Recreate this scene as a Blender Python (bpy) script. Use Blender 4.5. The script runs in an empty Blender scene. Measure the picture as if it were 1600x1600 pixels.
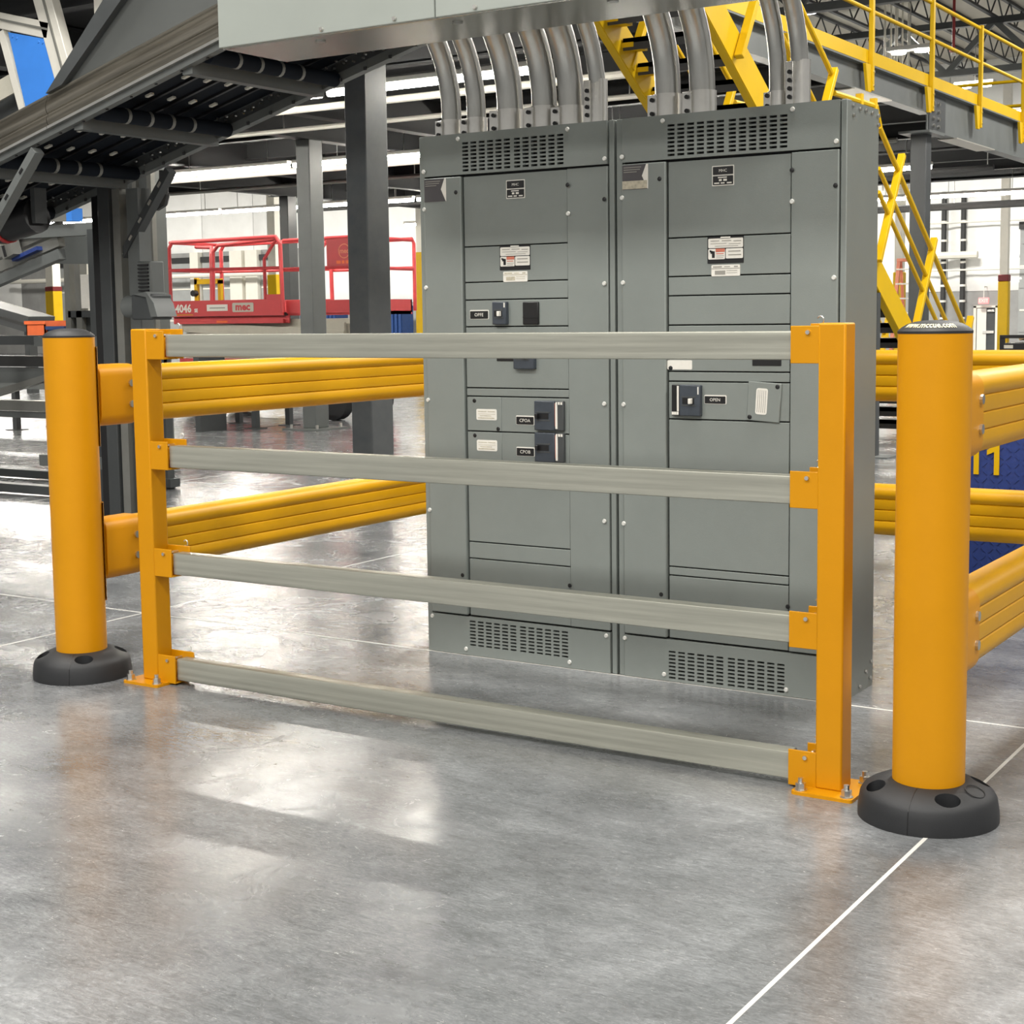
import bpy, bmesh, math, random
from mathutils import Vector, Matrix
random.seed(7)
S = bpy.context.scene
COL = S.collection
R = math.radians

# ------------------------------------------------------------------ camera
cam_data = bpy.data.cameras.new('camera'); cam = bpy.data.objects.new('camera', cam_data); COL.objects.link(cam)
YAW, PIT, ROL = .5691, .1032, -.0131
fw = Vector((-math.sin(YAW)*math.cos(PIT), math.cos(YAW)*math.cos(PIT), -math.sin(PIT)))
rt = Vector((math.cos(YAW), math.sin(YAW), 0)); up = rt.cross(fw)
r2 = rt*math.cos(ROL)+up*math.sin(ROL); u2 = up*math.cos(ROL)-rt*math.sin(ROL)
m = Matrix((r2, u2, -fw)).transposed().to_4x4(); m.translation = Vector((0, 0, 1.507))
cam.matrix_world = m
cam_data.sensor_width = 36; cam_data.lens = 36*2384.42/1600; cam_data.shift_y = -.0375
cam_data.clip_start = .05; cam_data.clip_end = 300
S.camera = cam

# ------------------------------------------------------------------ world, lights, exposure
w = bpy.data.worlds.new('World'); S.world = w; w.use_nodes = True
bg = w.node_tree.nodes['Background']; bg.inputs[0].default_value = (1, .975, .93, 1); bg.inputs[1].default_value = .42
S.view_settings.view_transform = 'Standard'; S.view_settings.look = 'None'
S.view_settings.gamma = 1; S.view_settings.use_curve_mapping = False
S.view_settings.exposure = .32
def area(x, y, z, size, power, sy=None, col=(1, .97, .915)):
    l = bpy.data.lights.new('bay_area_light', 'AREA'); l.energy = power; l.color = col; l.size = size
    if sy: l.shape = 'RECTANGLE'; l.size_y = sy
    o = bpy.data.objects.new('bay_area_light', l); o.location = (x, y, z); COL.objects.link(o)
for x in (-8, -2, 4):
    for y in (-9, -2, 5):
        area(x, y, 8.7, 1.6, 430)
for x, y in ((-2, 14), (-2, 24), (-2, 34), (5, 18)):  # added out of view to brighten the mezzanine edge and railing
    area(x, y, 8.7, 1.6, 680)
for x in (-50, -38, -26, -14):  # bare area lights added under the roof to brighten the far wall
    area(x, 41, 8.6, 2.5, 1500)

# ------------------------------------------------------------------ materials
def mat(name, col, rough=.5, metal=0, var=.0, vscale=6, bump=0, bscale=60, stretch=None, coat=0, emit=0, vcol=None, tilt=0, spec=.5):
    m = bpy.data.materials.new(name); m.use_nodes = True
    nt = m.node_tree; b = nt.nodes['Principled BSDF']
    b.inputs['Base Color'].default_value = (*col, 1); b.inputs['Roughness'].default_value = rough
    b.inputs['Specular IOR Level'].default_value = spec; b.inputs['Metallic'].default_value = metal; b.inputs['Coat Weight'].default_value = coat
    if emit:
        b.inputs['Emission Color'].default_value = (*col, 1); b.inputs['Emission Strength'].default_value = emit
    tc = nt.nodes.new('ShaderNodeTexCoord'); mp = nt.nodes.new('ShaderNodeMapping')
    nt.links.new(tc.outputs['Object'], mp.inputs[0])
    if stretch: mp.inputs['Scale'].default_value = stretch
    if tilt: mp.vector_type = 'TEXTURE'; mp.inputs['Rotation'].default_value = (0, -tilt, 0); mp.inputs['Scale'].default_value = tuple(1/k for k in stretch)
    if var:
        n = nt.nodes.new('ShaderNodeTexNoise'); n.inputs['Scale'].default_value = vscale; n.inputs['Detail'].default_value = 6
        n.inputs['Roughness'].default_value = .65
        nt.links.new(mp.outputs[0], n.inputs['Vector'])
        mx = nt.nodes.new('ShaderNodeMix'); mx.data_type = 'RGBA'
        c2 = vcol or tuple(min(1, c*(1+var)) for c in col)
        mx.inputs[6].default_value = (*[c*(1-var) for c in col], 1); mx.inputs[7].default_value = (*c2, 1)
        rp = nt.nodes.new('ShaderNodeMapRange'); rp.inputs[1].default_value = .3; rp.inputs[2].default_value = .7
        nt.links.new(n.outputs[0], rp.inputs[0]); nt.links.new(rp.outputs[0], mx.inputs[0])
        nt.links.new(mx.outputs[2], b.inputs['Base Color'])
        rr = nt.nodes.new('ShaderNodeMapRange'); rr.inputs[3].default_value = rough*.85; rr.inputs[4].default_value = min(1, rough*1.2)
        nt.links.new(n.outputs[0], rr.inputs[0]); nt.links.new(rr.outputs[0], b.inputs['Roughness'])
    if bump:
        n2 = nt.nodes.new('ShaderNodeTexNoise'); n2.inputs['Scale'].default_value = bscale; n2.inputs['Detail'].default_value = 3
        nt.links.new(mp.outputs[0], n2.inputs['Vector'])
        bp = nt.nodes.new('ShaderNodeBump'); bp.inputs['Strength'].default_value = bump; bp.inputs['Distance'].default_value = .02
        nt.links.new(n2.outputs[0], bp.inputs['Height']); nt.links.new(bp.outputs[0], b.inputs['Normal'])
    return m

M = {}
M['yellow'] = mat('safety_yellow_powdercoat', (.60, .258, .0004), .42, var=.05, vscale=2.5, bump=.03, bscale=180, spec=.28)
M['yellow2'] = mat('yellow_plastic_rail', (.60, .305, .001), .40, var=.06, vscale=4, spec=.3)
M['yellow3'] = mat('yellow_steel_paint', (.64, .40, .003), .45, var=.05, vscale=3, spec=.3)
M['cab'] = mat('grey_cabinet_enamel', (.215, .238, .225), .42, var=.07, vscale=1.6, bump=.04, bscale=220)
M['gapshade'] = mat('cabinet_gap_shade', (.012, .013, .014), .7, var=.1)  # near-black stands for the shade in the cabinet gaps
M['galv'] = mat('galvanised_steel', (.44, .44, .42), .30, metal=1, var=.2, vscale=7, stretch=(1, 1, .2))
M['galvx'] = mat('brushed_galvanised_rail', (.44, .44, .38), .33, metal=.6, var=.16, vscale=22, stretch=(.06, 1, 2.2))
M['zinc'] = mat('zinc_screw', (.80, .80, .76), .4, metal=.4, var=.05)
M['steel'] = mat('bright_steel', (.68, .67, .64), .3, metal=1, var=.1)
M['wire'] = mat('painted_wireway', (.36, .39, .36), .38, var=.04, vscale=2)
M['wireb'] = mat('wireway_bare_metal', (.42, .41, .37), .22, metal=.85, var=.08, vscale=3)
M['black'] = mat('black_rubber', (.014, .015, .017), .55, var=.15, vscale=8, bump=.05, bscale=300)
M['blackp'] = mat('black_plate', (.008, .008, .009), .4, var=.1)
M['breaker'] = mat('breaker_slate_plastic', (.045, .055, .07), .4, var=.1, vscale=30)
M['white'] = mat('label_white', (.78, .76, .70), .5, var=.04, vscale=40)
M['print'] = mat('label_print_grey', (.30, .29, .26), .6, var=.1)
M['red_print'] = mat('label_print_red', (.55, .16, .10), .6, var=.1)
M['decal'] = mat('decal_violet_grey', (.075, .070, .075), .5, var=.1)
M['torn'] = mat('torn_label_paper', (.50, .46, .36), .7, var=.25, vscale=60)
M['dgrey'] = mat('dark_grey_steel_paint', (.055, .060, .062), .45, var=.12, vscale=3)
M['mgrey'] = mat('mid_grey_steel_paint', (.13, .14, .137), .45, var=.10, vscale=3)
M['colgrey'] = mat('column_grey_scuffed', (.085, .093, .10), .6, var=.10, vscale=3.5, vcol=(.11, .115, .115), spec=.3)
M['alu'] = mat('aluminium_profile', (.62, .60, .54), .38, metal=.6, var=.06, vscale=6)
M['aluw'] = mat('anodised_white_profile', (.72, .70, .63), .4, metal=.1, var=.05)
M['alud'] = mat('grey_profile', (.24, .24, .22), .42, metal=.4, var=.08)
M['rail'] = mat('mill_aluminium_side_rail', (.27, .25, .21), .30, metal=.9, var=.35, vscale=6, stretch=(.22, 1, 5), tilt=math.atan(.265))
M['hood'] = mat('hood_grey_sheet', (.085, .091, .088), .5, var=.06, vscale=2)
M['belt'] = mat('belt_dark_navy', (.006, .009, .015), .75, var=.3, vscale=5, spec=.2)
M['blue'] = mat('blue_polycarbonate_panel', (.045, .23, .74), .35, var=.08, vscale=3)
M['bluep'] = mat('blue_checker_plate', (.020, .045, .20), .4, var=.15, vscale=40)
M['bluer'] = mat('blue_rack_plastic', (.015, .05, .17), .5, var=.2, vscale=9)
M['redlift'] = mat('lift_red_paint', (.58, .06, .065), .45, var=.08, vscale=3)
M['cream'] = mat('lift_cream_steel', (.52, .50, .42), .45, var=.06)
M['pipe'] = mat('dark_pipe', (.03, .03, .03), .5, var=.15)
M['white_paint'] = mat('white_column_paint', (.80, .77, .68), .5, var=.03)
M['quilt'] = mat('white_insulation_facing', (.86, .86, .83), .45, var=.05, vscale=1.2, bump=.5, bscale=1.6)
M['conc'] = mat('precast_concrete', (.33, .33, .32), .8, var=.12, vscale=1.5)
M['dock'] = mat('dock_door_grey', (.36, .37, .36), .5, var=.08, vscale=2)
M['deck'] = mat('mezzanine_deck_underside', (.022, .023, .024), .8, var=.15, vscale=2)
M['roof'] = mat('roof_deck_beige', (.50, .465, .39), .7, var=.06, vscale=.6)
M['joist'] = mat('joist_grey_primer', (.05, .053, .056), .55, var=.12)
M['maroon'] = mat('maroon_band', (.16, .012, .014), .5, var=.1)
M['orange'] = mat('orange_plastic', (.85, .16, .04), .5, var=.08)
M['pink'] = mat('orange_fibreglass', (.85, .30, .18), .5, var=.08)
M['card'] = mat('cardboard', (.38, .25, .14), .8, var=.1, vscale=12)
M['sprink'] = mat('red_sprinkler_pipe', (.35, .04, .04), .5, var=.1)
M['lamp'] = mat('led_diffuser', (1, .95, .86), .5, emit=70)
M['bay'] = mat('high_bay_lens', (1, .98, .94), .5, emit=14)
M['exit'] = mat('exit_sign_face', (.95, .25, .25), .5, emit=.7)
M['ringred'] = mat('red_ring', (.45, .03, .03), .5, var=.1)
M['gold'] = mat('pale_cap_lettering', (.80, .72, .45), .5, var=.03)

def floor_mat():
    m = bpy.data.materials.new('polished_concrete'); m.use_nodes = True
    nt = m.node_tree; L = nt.links.new; b = nt.nodes['Principled BSDF']
    tc = nt.nodes.new('ShaderNodeTexCoord')
    def noise(scale, detail, rough, dist=0, st=(1, 1, 1), rot=0):
        mp = nt.nodes.new('ShaderNodeMapping'); mp.inputs['Scale'].default_value = st; mp.inputs['Rotation'].default_value = (0, 0, rot)
        n = nt.nodes.new('ShaderNodeTexNoise'); n.inputs['Scale'].default_value = scale; n.inputs['Detail'].default_value = detail
        n.inputs['Roughness'].default_value = rough; n.inputs['Distortion'].default_value = dist
        L(tc.outputs['Object'], mp.inputs[0]); L(mp.outputs[0], n.inputs['Vector']); return n.outputs[0]
    def ramp(src, stops):
        r = nt.nodes.new('ShaderNodeValToRGB'); e = r.color_ramp.elements
        e[0].position, e[0].color = stops[0][0], (*stops[0][1], 1); e[1].position, e[1].color = stops[-1][0], (*stops[-1][1], 1)
        for p, c in stops[1:-1]: k = e.new(p); k.color = (*c, 1)
        L(src, r.inputs[0]); return r.outputs[0]
    def mix(a, c, fac, mode='MIX'):
        x = nt.nodes.new('ShaderNodeMix'); x.data_type = 'RGBA'; x.blend_type = mode
        if isinstance(fac, float): x.inputs[0].default_value = fac
        else: L(fac, x.inputs[0])
        L(a, x.inputs[6]); L(c, x.inputs[7]); return x.outputs[2]
    g = lambda v, t=0: (v*(1+t), v, v*(1-t))
    big = ramp(noise(.55, 7, .62, .8), [(.3, g(.095, -.05)), (.5, g(.165, -.04)), (.72, g(.26, -.02))])
    med = ramp(noise(2.6, 8, .7, 1.2, (1, 1.7, 1), .5), [(.32, g(.34)), (.5, g(.5)), (.7, g(.68))])
    c = mix(big, med, .75, 'OVERLAY')
    st = ramp(noise(17, 8, .8, 2.6, (.6, 2.2, 1), .35), [(.36, g(.27)), (.53, g(.5)), (.64, g(.70)), (.76, g(.92))])
    c = mix(c, st, .62, 'OVERLAY')
    fine = ramp(noise(55, 4, .7, 1.5, (.7, 1.5, 1), .6), [(.3, g(.30)), (.5, g(.5)), (.7, g(.72))])
    c = mix(c, fine, .5, 'OVERLAY')
    sc = ramp(noise(70, 3, .6, 3.5, (.25, 1.6, 1), .9), [(.64, (0, 0, 0)), (.74, (.6, .6, .6))])
    wh = nt.nodes.new('ShaderNodeRGB'); wh.outputs[0].default_value = (.55, .55, .53, 1)
    c = mix(c, wh.outputs[0], sc)
    L(c, b.inputs['Base Color'])
    rr = nt.nodes.new('ShaderNodeMapRange'); rr.inputs[1].default_value = .3; rr.inputs[2].default_value = .7
    rr.inputs[3].default_value = .17; rr.inputs[4].default_value = .32
    L(noise(3.2, 7, .7, 1.0), rr.inputs[0]); L(rr.outputs[0], b.inputs['Roughness'])
    bp = nt.nodes.new('ShaderNodeBump'); bp.inputs['Strength'].default_value = .06; bp.inputs['Distance'].default_value = .01
    L(noise(9, 5, .65, 1.5, (.6, 1.6, 1), .4), bp.inputs['Height']); L(bp.outputs[0], b.inputs['Normal'])
    b.inputs['Specular IOR Level'].default_value = 1.0
    return m
M['floor'] = floor_mat()
M['joint'] = mat('joint_filler', (.52, .51, .48), .5, var=.1)

# ------------------------------------------------------------------ mesh helpers
class MB:
    def __init__(s): s.v = []; s.f = []
    def add(s, vs, fs):
        n = len(s.v); s.v += [Vector(p) for p in vs]; s.f += [tuple(i+n for i in f) for f in fs]; return s
    def box(s, x0, x1, y0, y1, z0, z1):
        return s.add([(x0,y0,z0),(x1,y0,z0),(x1,y1,z0),(x0,y1,z0),(x0,y0,z1),(x1,y0,z1),(x1,y1,z1),(x0,y1,z1)],
                     [(0,3,2,1),(4,5,6,7),(0,1,5,4),(1,2,6,5),(2,3,7,6),(3,0,4,7)])
    def bar(s, p, q, a, b, ref=(0,0,1)):
        """rectangular bar from p to q; a = size across (side), b = size along ref"""
        p, q = Vector(p), Vector(q); d = (q-p).normalized(); r = Vector(ref)
        sd = d.cross(r).normalized(); u = sd.cross(d).normalized()
        vs = []
        for c in (p, q):
            for i, j in ((-1,-1),(1,-1),(1,1),(-1,1)): vs.append(c+sd*(a/2*i)+u*(b/2*j))
        return s.add(vs, [(0,1,2,3),(7,6,5,4),(0,4,5,1),(1,5,6,2),(2,6,7,3),(3,7,4,0)])
    def tube(s, path, r, n=10, caps=True):
        path = [Vector(p) for p in path]; rings = []; prev = None
        for i, p in enumerate(path):
            d = (path[min(i+1, len(path)-1)]-path[max(i-1, 0)]).normalized()
            if prev is None:
                a = Vector((0,0,1)) if abs(d.z) < .9 else Vector((1,0,0)); u = d.cross(a).normalized()
            else: u = (prev-d*prev.dot(d)).normalized()
            prev = u; w_ = d.cross(u)
            rings.append([p+(u*math.cos(t*2*math.pi/n)+w_*math.sin(t*2*math.pi/n))*r for t in range(n)])
        vs = [v for rg in rings for v in rg]; fs = []
        for i in range(len(path)-1):
            for t in range(n):
                a, b = i*n+t, i*n+(t+1) % n; fs.append((a, b, b+n, a+n))
        if caps: fs += [tuple(range(n-1, -1, -1)), tuple(range((len(path)-1)*n, len(path)*n))]
        return s.add(vs, fs)
    def lathe(s, prof, cx=0, cy=0, n=32, a0=0, a1=2*math.pi):
        full = abs(a1-a0-2*math.pi) < 1e-6; k = n if full else n+1; vs = []; fs = []
        for r, z in prof:
            for t in range(k):
                a = a0+(a1-a0)*t/n; vs.append((cx+r*math.cos(a), cy+r*math.sin(a), z))
        for i in range(len(prof)-1):
            for t in range(n):
                a, b = i*k+t, i*k+(t+1) % k
                fs.append((a, b, b+k, a+k) if prof[i][1] < prof[i+1][1] or prof[i][0] > prof[i+1][0] else (a, b, b+k, a+k))
        return s.add(vs, fs)
    def prism(s, poly, fn, t0, t1):
        """extrude a 2-D polygon: fn(a, b, t) -> point"""
        n = len(poly); vs = [fn(a, b, t0) for a, b in poly]+[fn(a, b, t1) for a, b in poly]
        return s.add(vs, [tuple(range(n-1, -1, -1)), tuple(range(n, 2*n))]+[(i, (i+1) % n, (i+1) % n+n, i+n) for i in range(n)])
    def xprism(s, poly, x0, x1): return s.prism(poly, lambda a, b, t: (t, a, b), x0, x1)
    def yprism(s, poly, y0, y1): return s.prism(poly, lambda a, b, t: (a, t, b), y0, y1)
    def zprism(s, poly, z0, z1): return s.prism(poly, lambda a, b, t: (a, b, t), z0, z1)
    def xform(s, mtx):
        s.v = [mtx @ v for v in s.v]; return s

ORG = {}
def obj(name, mb, material, parent=None, bevel=0, smooth=True, fix=True, org=None, label=None, kind=None):
    o_ = ORG.get(parent.name, Vector()) if parent else Vector(org or (0,0,0))
    me = bpy.data.meshes.new(name); me.from_pydata([tuple(v-o_) for v in mb.v], [], mb.f); me.update()
    if fix:
        bm = bmesh.new(); bm.from_mesh(me); bmesh.ops.recalc_face_normals(bm, faces=bm.faces); bm.to_mesh(me); bm.free()
    me.materials.append(material)
    if smooth:
        for p in me.polygons: p.use_smooth = True
        me.set_sharp_from_angle(angle=R(32))
    o = bpy.data.objects.new(name, me); COL.objects.link(o); o.location = (0,0,0)
    ORG[o.name] = o_
    if parent: o.parent = parent
    else: o.location = o_
    if bevel:
        b = o.modifiers.new('bevel', 'BEVEL'); b.width = bevel; b.segments = 2; b.limit_method = 'ANGLE'; b.angle_limit = R(40); b.harden_normals = False
    if label: o['label'] = label
    if kind: o['kind'] = kind
    return o
def tag(o, label=None, cat=None, group=None, kind=None):
    if label: o['label'] = label
    if cat: o['category'] = cat
    if group: o['group'] = group
    if kind: o['kind'] = kind
    return o
def thing(name, label, cat, loc=(0,0,0), group=None):
    o = bpy.data.objects.new(name, None); COL.objects.link(o); o.location = loc; o.empty_display_size = .1
    ORG[o.name] = Vector(loc); return tag(o, label, cat, group, 'thing')
def struct(name, mb, material, **k):
    o = obj(name, mb, material, **k); o['kind'] = 'structure'; return o
def dup(o, delta, label=None, parent=None):
    c = o.copy(); COL.objects.link(c)
    if parent: c.parent = parent
    else:
        c.location = Vector(o.location)+Vector(delta); ORG[c.name] = Vector(c.location)
    if label: c['label'] = label
    for ch in list(o.children): dup(ch, (0,0,0), None, c)
    return c
def text_mesh(body, size, fn, extrude=.0, bold=0.0):
    cu = bpy.data.curves.new('txt', 'FONT'); cu.body = body; cu.size = size; cu.align_x = 'CENTER'; cu.align_y = 'CENTER'
    cu.resolution_u = 2; cu.offset = bold
    t = bpy.data.objects.new('txt', cu); COL.objects.link(t)
    dg = bpy.context.evaluated_depsgraph_get(); me = bpy.data.meshes.new_from_object(t.evaluated_get(dg))
    mb = MB(); mb.v = [Vector(fn(v.co.x, v.co.y)) for v in me.vertices]; mb.f = [tuple(p.vertices) for p in me.polygons]
    bpy.data.objects.remove(t); bpy.data.curves.remove(cu); bpy.data.meshes.remove(me)
    return mb
def text(name, body, size, fn, material, parent, bold=0.0):
    return obj(name, text_mesh(body, size, fn, bold=bold), material, parent, fix=False, smooth=False)
def rrect(x0, x1, z0, z1, r, n=4):
    pts = []
    for cx, cz, a in ((x1-r, z1-r, 0), (x0+r, z1-r, 90), (x0+r, z0+r, 180), (x1-r, z0+r, 270)):
        for k in range(n+1):
            t = R(a+90*k/n); pts.append((cx+r*math.cos(t), cz+r*math.sin(t)))
    return pts

# ------------------------------------------------------------------ floor, roof, back wall
fl = struct('floor', MB().box(-92, 22, -18, 50, -.2, 0), M['floor'], smooth=False)
for x in (-1.30, -5.81, -10.32, -14.83):
    obj('floor_joint', MB().box(x-.006, x+.006, -18, 50, -.01, .0008), M['joint'], fl, smooth=False)
for y in (5.53, 10.04, 14.55):
    obj('floor_joint', MB().box(-92, 22, y-.006, y+.006, -.01, .0008), M['joint'], fl, smooth=False)
struct('ceiling', MB().box(-92, 22, -18, 50.3, 9.4, 9.6), M['roof'], smooth=False)

wall = struct('wall_back', MB().box(-92, 22, 50, 50.3, 0, 9.4), M['conc'], smooth=False)
def pillow(x0, x1, z0, z1, y, d=.10, n=4, k=5):
    """a padded insulation blanket: quilted surface bulging towards the room"""
    mb = MB(); vs = []; nx, nz = 10, max(6, int((z1-z0)*3))
    for j in range(nz+1):
        for i in range(nx+1):
            u, v = i/nx, j/nz; e = min(u, 1-u, .12)/.12*min(v*nz, (1-v)*nz, 1)
            vs.append((x0+(x1-x0)*u, y-.02-d*e*(.7+.5*random.random()), z0+(z1-z0)*v))
    fs = [(j*(nx+1)+i, j*(nx+1)+i+1, (j+1)*(nx+1)+i+1, (j+1)*(nx+1)+i) for j in range(nz) for i in range(nx)]
    return mb.add(vs, fs)
x = -78.0
while x < 0:
    low = 4.45 if -60 < x+1.5 < -43 else 2.1
    obj('insulation_blanket', pillow(x, x+2.98, low, 9.4, 50), M['quilt'], wall, fix=False)
    x += 3.0
# dock doors between white pilasters (left), one at far right
doors = [(-58.0, -55.4), (-54.8, -52.2), (-51.2, -48.62), (-48.0, -46.25), (-44.58, -43.0), (-12.7, -9.9)]
for i, (a, b) in enumerate(doors):
    d = struct('door_%d' % (i+2), MB().box(a, b, 49.90, 49.98, .05, 4.25), M['dock'], smooth=False)
    for k in range(6):
        obj('door_section', MB().box(a+.03, b-.03, 49.87, 49.91, .08+k*.695, .08+k*.695+.675), M['dock'], d, smooth=False)
    for k in (2, 4):
        obj('white_strip', MB().box(a+.05, b-.05, 49.85, 49.872, .075+k*.695-.03, .075+k*.695+.03), M['white_paint'], d, smooth=False)
    obj('header', MB().box(a, b, 49.80, 49.98, 4.02, 4.25), M['pipe'], d, smooth=False)
for i, (a, b) in enumerate([(-52.1, -51.3), (-48.55, -48.06), (-46.2, -45.5), (-45.3, -44.62), (-55.3, -54.9)]):
    t = struct('trim_%d' % (i+1), MB().box(a, b, 49.7, 49.99, 0, 4.45), M['white_paint'], smooth=False)
    obj('painted_base', MB().box(a-.01, b+.01, 49.68, 49.99, 0, 1.9 if i % 2 else 1.2), M['yellow3'], t, smooth=False)
# exit door, its frame, the exit sign
d1 = struct('door_1', MB().box(-14.02, -13.41, 49.93, 49.99, 0, 1.56), M['dgrey'], smooth=False)
obj('door_frame', MB().box(-14.11, -14.02, 49.88, 50, 0, 1.62).box(-13.41, -13.34, 49.88, 50, 0, 1.62).box(-14.11, -13.34, 49.88, 50, 1.56, 1.63), M['white_paint'], d1, smooth=False)
obj('door_leaf_edge', MB().box(-14.0, -13.70, 49.90, 49.94, .02, 1.54), M['white'], d1, smooth=False)
obj('push_bar', MB().box(-13.80, -13.45, 49.86, 49.94, .74, .82), M['steel'], d1)
obj('door_closer', MB().box(-13.66, -13.44, 49.86, 49.94, 1.43, 1.5), M['steel'], d1)
ex = thing('exit_sign', 'red lit exit sign on a short stem above the far grey door', 'sign', (-13.72, 49.6, 1.68))
obj('sign_face', MB().box(-13.87, -13.54, 49.56, 49.62, 1.68, 1.88), M['exit'], ex, bevel=.015)
obj('stem', MB().box(-13.715, -13.695, 49.58, 49.60, 1.88, 2.25), M['white'], ex)
obj('stem_arm', MB().box(-13.715, -13.695, 49.6, 49.99, 2.2, 2.25), M['white'], ex)
text('lettering', 'EXIT', .15, lambda a, b: (-13.705+a, 49.555, 1.78+b), M['white'], ex, .004)
# standpipes and white conduits on the wall
for i, (a, lab) in enumerate([(-15.06, 'black wall standpipe with pale clamp bands, left of the pair by the exit door'), (-14.43, 'black wall standpipe with pale clamp bands, nearer to the exit door')]):
    p = thing('standpipe', lab, 'pipe', (a, 49.7, 0), 'black standpipes on the far wall')
    obj('pipe', MB().tube([(a, 49.72, 0), (a, 49.72, 5.3)], .085, 10), M['pipe'], p)
    for z in (1.2, 1.75, 2.25, 3.0, 3.7, 4.3):
        obj('clamp_band', MB().tube([(a, 49.72, z), (a, 49.72, z+.07)], .098, 10).box(a-.03, a+.03, 49.72, 49.99, z, z+.05), M['white'], p)
def conduit_run(y, z, x0, x1, r, lab, m='white_paint'):
    t = thing('wall_conduit', lab, 'pipe', (x0, y, z))
    obj('pipe', MB().tube([(x0, y, z), (x1, y, z)], r, 8), M[m], t)
    k = x0+.5
    while k < x1:
        obj('hanger', MB().box(k-.02, k+.02, y, 49.99, z-.02, z+.02), M[m], t, smooth=False); k += 3.5
conduit_run(49.5, 3.25, -15.9, -13.9, .12, 'short thick white pipe across the insulated wall by the standpipes')
conduit_run(49.6, 4.30, -16.2, -9.9, .03, 'thin white conduit run high across the insulated wall at right')
conduit_run(49.6, 2.78, -16.2, -9.9, .03, 'thin white conduit run low across the insulated wall at right')
conduit_run(49.3, 3.42, -60, -43, .10, 'long white pipe across the dock doors behind the red lift')

# white building columns with yellow sleeves
def bcol(x0, x1, y, zs, lab, band=True):
    t = thing('building_column', lab, 'column', ((x0+x1)/2, y, 0))
    wd = x1-x0
    obj('shaft', MB().box(x0+.03, x1-.03, y+.03, y+wd-.03, 0, 7.3), M['white_paint'], t, smooth=False)
    obj('guard_sleeve', MB().box(x0, x1, y, y+wd, .0, zs-(.17 if band else 0)), M['yellow3'], t, bevel=.02)
    if band: obj('sleeve_band', MB().box(x0-.004, x1+.004, y-.004, y+wd+.004, zs-.17, zs), M['maroon'], t, bevel=.02)
    return t
bcol(-10.49, -10.24, 39.2, 2.37, 'white column with yellow sleeve and maroon band, right of the exit door')
bcol(-13.20, -12.93, 39.2, 2.50, 'white column with plain yellow sleeve, behind the stair and orange ladder', False)
bcol(-45.77, -45.33, 39.2, 2.81, 'white column with yellow sleeve and maroon band, above the left bollard')
bcol(-34.75, -34.35, 39.2, 2.98, 'white column with plain yellow sleeve, seen through the red lift guardrail', False)
t = thing('building_column', 'pale column with yellow sleeve just left of the grey cabinets', 'column', (-21.7, 30, 0))
obj('shaft', MB().box(-21.84, -21.58, 30.0, 30.26, 0, 4.3), M['white_paint'], t, smooth=False)
obj('guard_sleeve', MB().box(-21.87, -21.55, 29.97, 30.29, 0, 3.05), M['yellow3'], t, bevel=.02)
# bundle of white riser pipes on the second column
t = thing('riser_pipe_rack', 'bundle of thin white vertical pipes with a cross clamp behind the yellow railing', 'pipes', (-13.2, 38.9, 2.6))
for i, (dx, r) in enumerate([(-.10, .03), (.06, .025), (.2, .045), (.36, .025), (.52, .035)]):
    obj('riser_pipe', MB().tube([(-13.3+dx, 38.95, 4.6), (-13.3+dx, 38.95, 9.39)], r, 8), M['white_paint'], t)
obj('clamp_bar', MB().box(-13.5, -12.7, 38.99, 39.04, 6.55, 6.68), M['white_paint'], t)
obj('junction_box', MB().box(-13.05, -12.78, 38.9, 39.2, 4.6, 5.6), M['white_paint'], t)

# ------------------------------------------------------------------ roof steel
def joist_mesh(x, y0, y1, zt, dep):
    ch = MB().box(x-.05, x+.05, y0, y1, zt-.07, zt); bt = MB().box(x-.05, x+.05, y0+.6, y1-.6, zt-dep, zt-dep+.06); wb = MB()
    k = y0+.6; s = 0
    while k < y1-1.2:
        wb.bar((x, k, zt-dep+.03 if s else zt-.03), (x, k+.6, zt-.03 if s else zt-dep+.03), .03, .03, (1, 0, 0)); k += .6; s = 1-s
    return ch, bt, wb
nth = ['first', 'second', 'third', 'fourth', 'fifth', 'sixth', 'seventh', 'eighth', 'ninth', 'tenth', 'eleventh', 'twelfth', 'thirteenth', 'fourteenth', 'fifteenth', 'sixteenth']
jx = [-4.6-1.55*i for i in range(14)]
j0 = thing('roof_joist', 'dark open-web roof joist running away, %s from the right' % nth[0], 'joist', (jx[0], 20, 9.3), 'open-web joists under the roof')
a, b, c = joist_mesh(jx[0], 20, 49.9, 9.39, .62)
obj('top_chord', a, M['joist'], j0, smooth=False); obj('bottom_chord', b, M['joist'], j0, smooth=False); obj('web', c, M['joist'], j0, smooth=False)
for i, x in enumerate(jx[1:]):
    dup(j0, (x-jx[0], 0, 0), 'dark open-web roof joist running away, %s from the right' % nth[i+1])
for y, lab in ((39.6, 'deep blue-grey roof girder truss crossing above the yellow railing'), (29.5, 'deep blue-grey roof girder truss nearer the camera, at the top edge')):
    g = thing('girder_truss', lab, 'truss', (-20, y, 8.6))
    obj('top_chord', MB().box(-60, 8, y-.1, y+.1, 8.62, 8.78), M['dgrey'], g, smooth=False)
    obj('bottom_chord', MB().box(-60, 8, y-.1, y+.1, 7.42, 7.58), M['mgrey'], g, smooth=False)
    s = 0; k = -30.0
    while k < 4:
        obj('diagonal', MB().bar((k, y, 7.5 if s else 8.7), (k+1.2, y, 8.7 if s else 7.5), .14, .12, (0, 1, 0)), M['mgrey'], g, smooth=False); k += 1.2; s = 1-s
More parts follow.
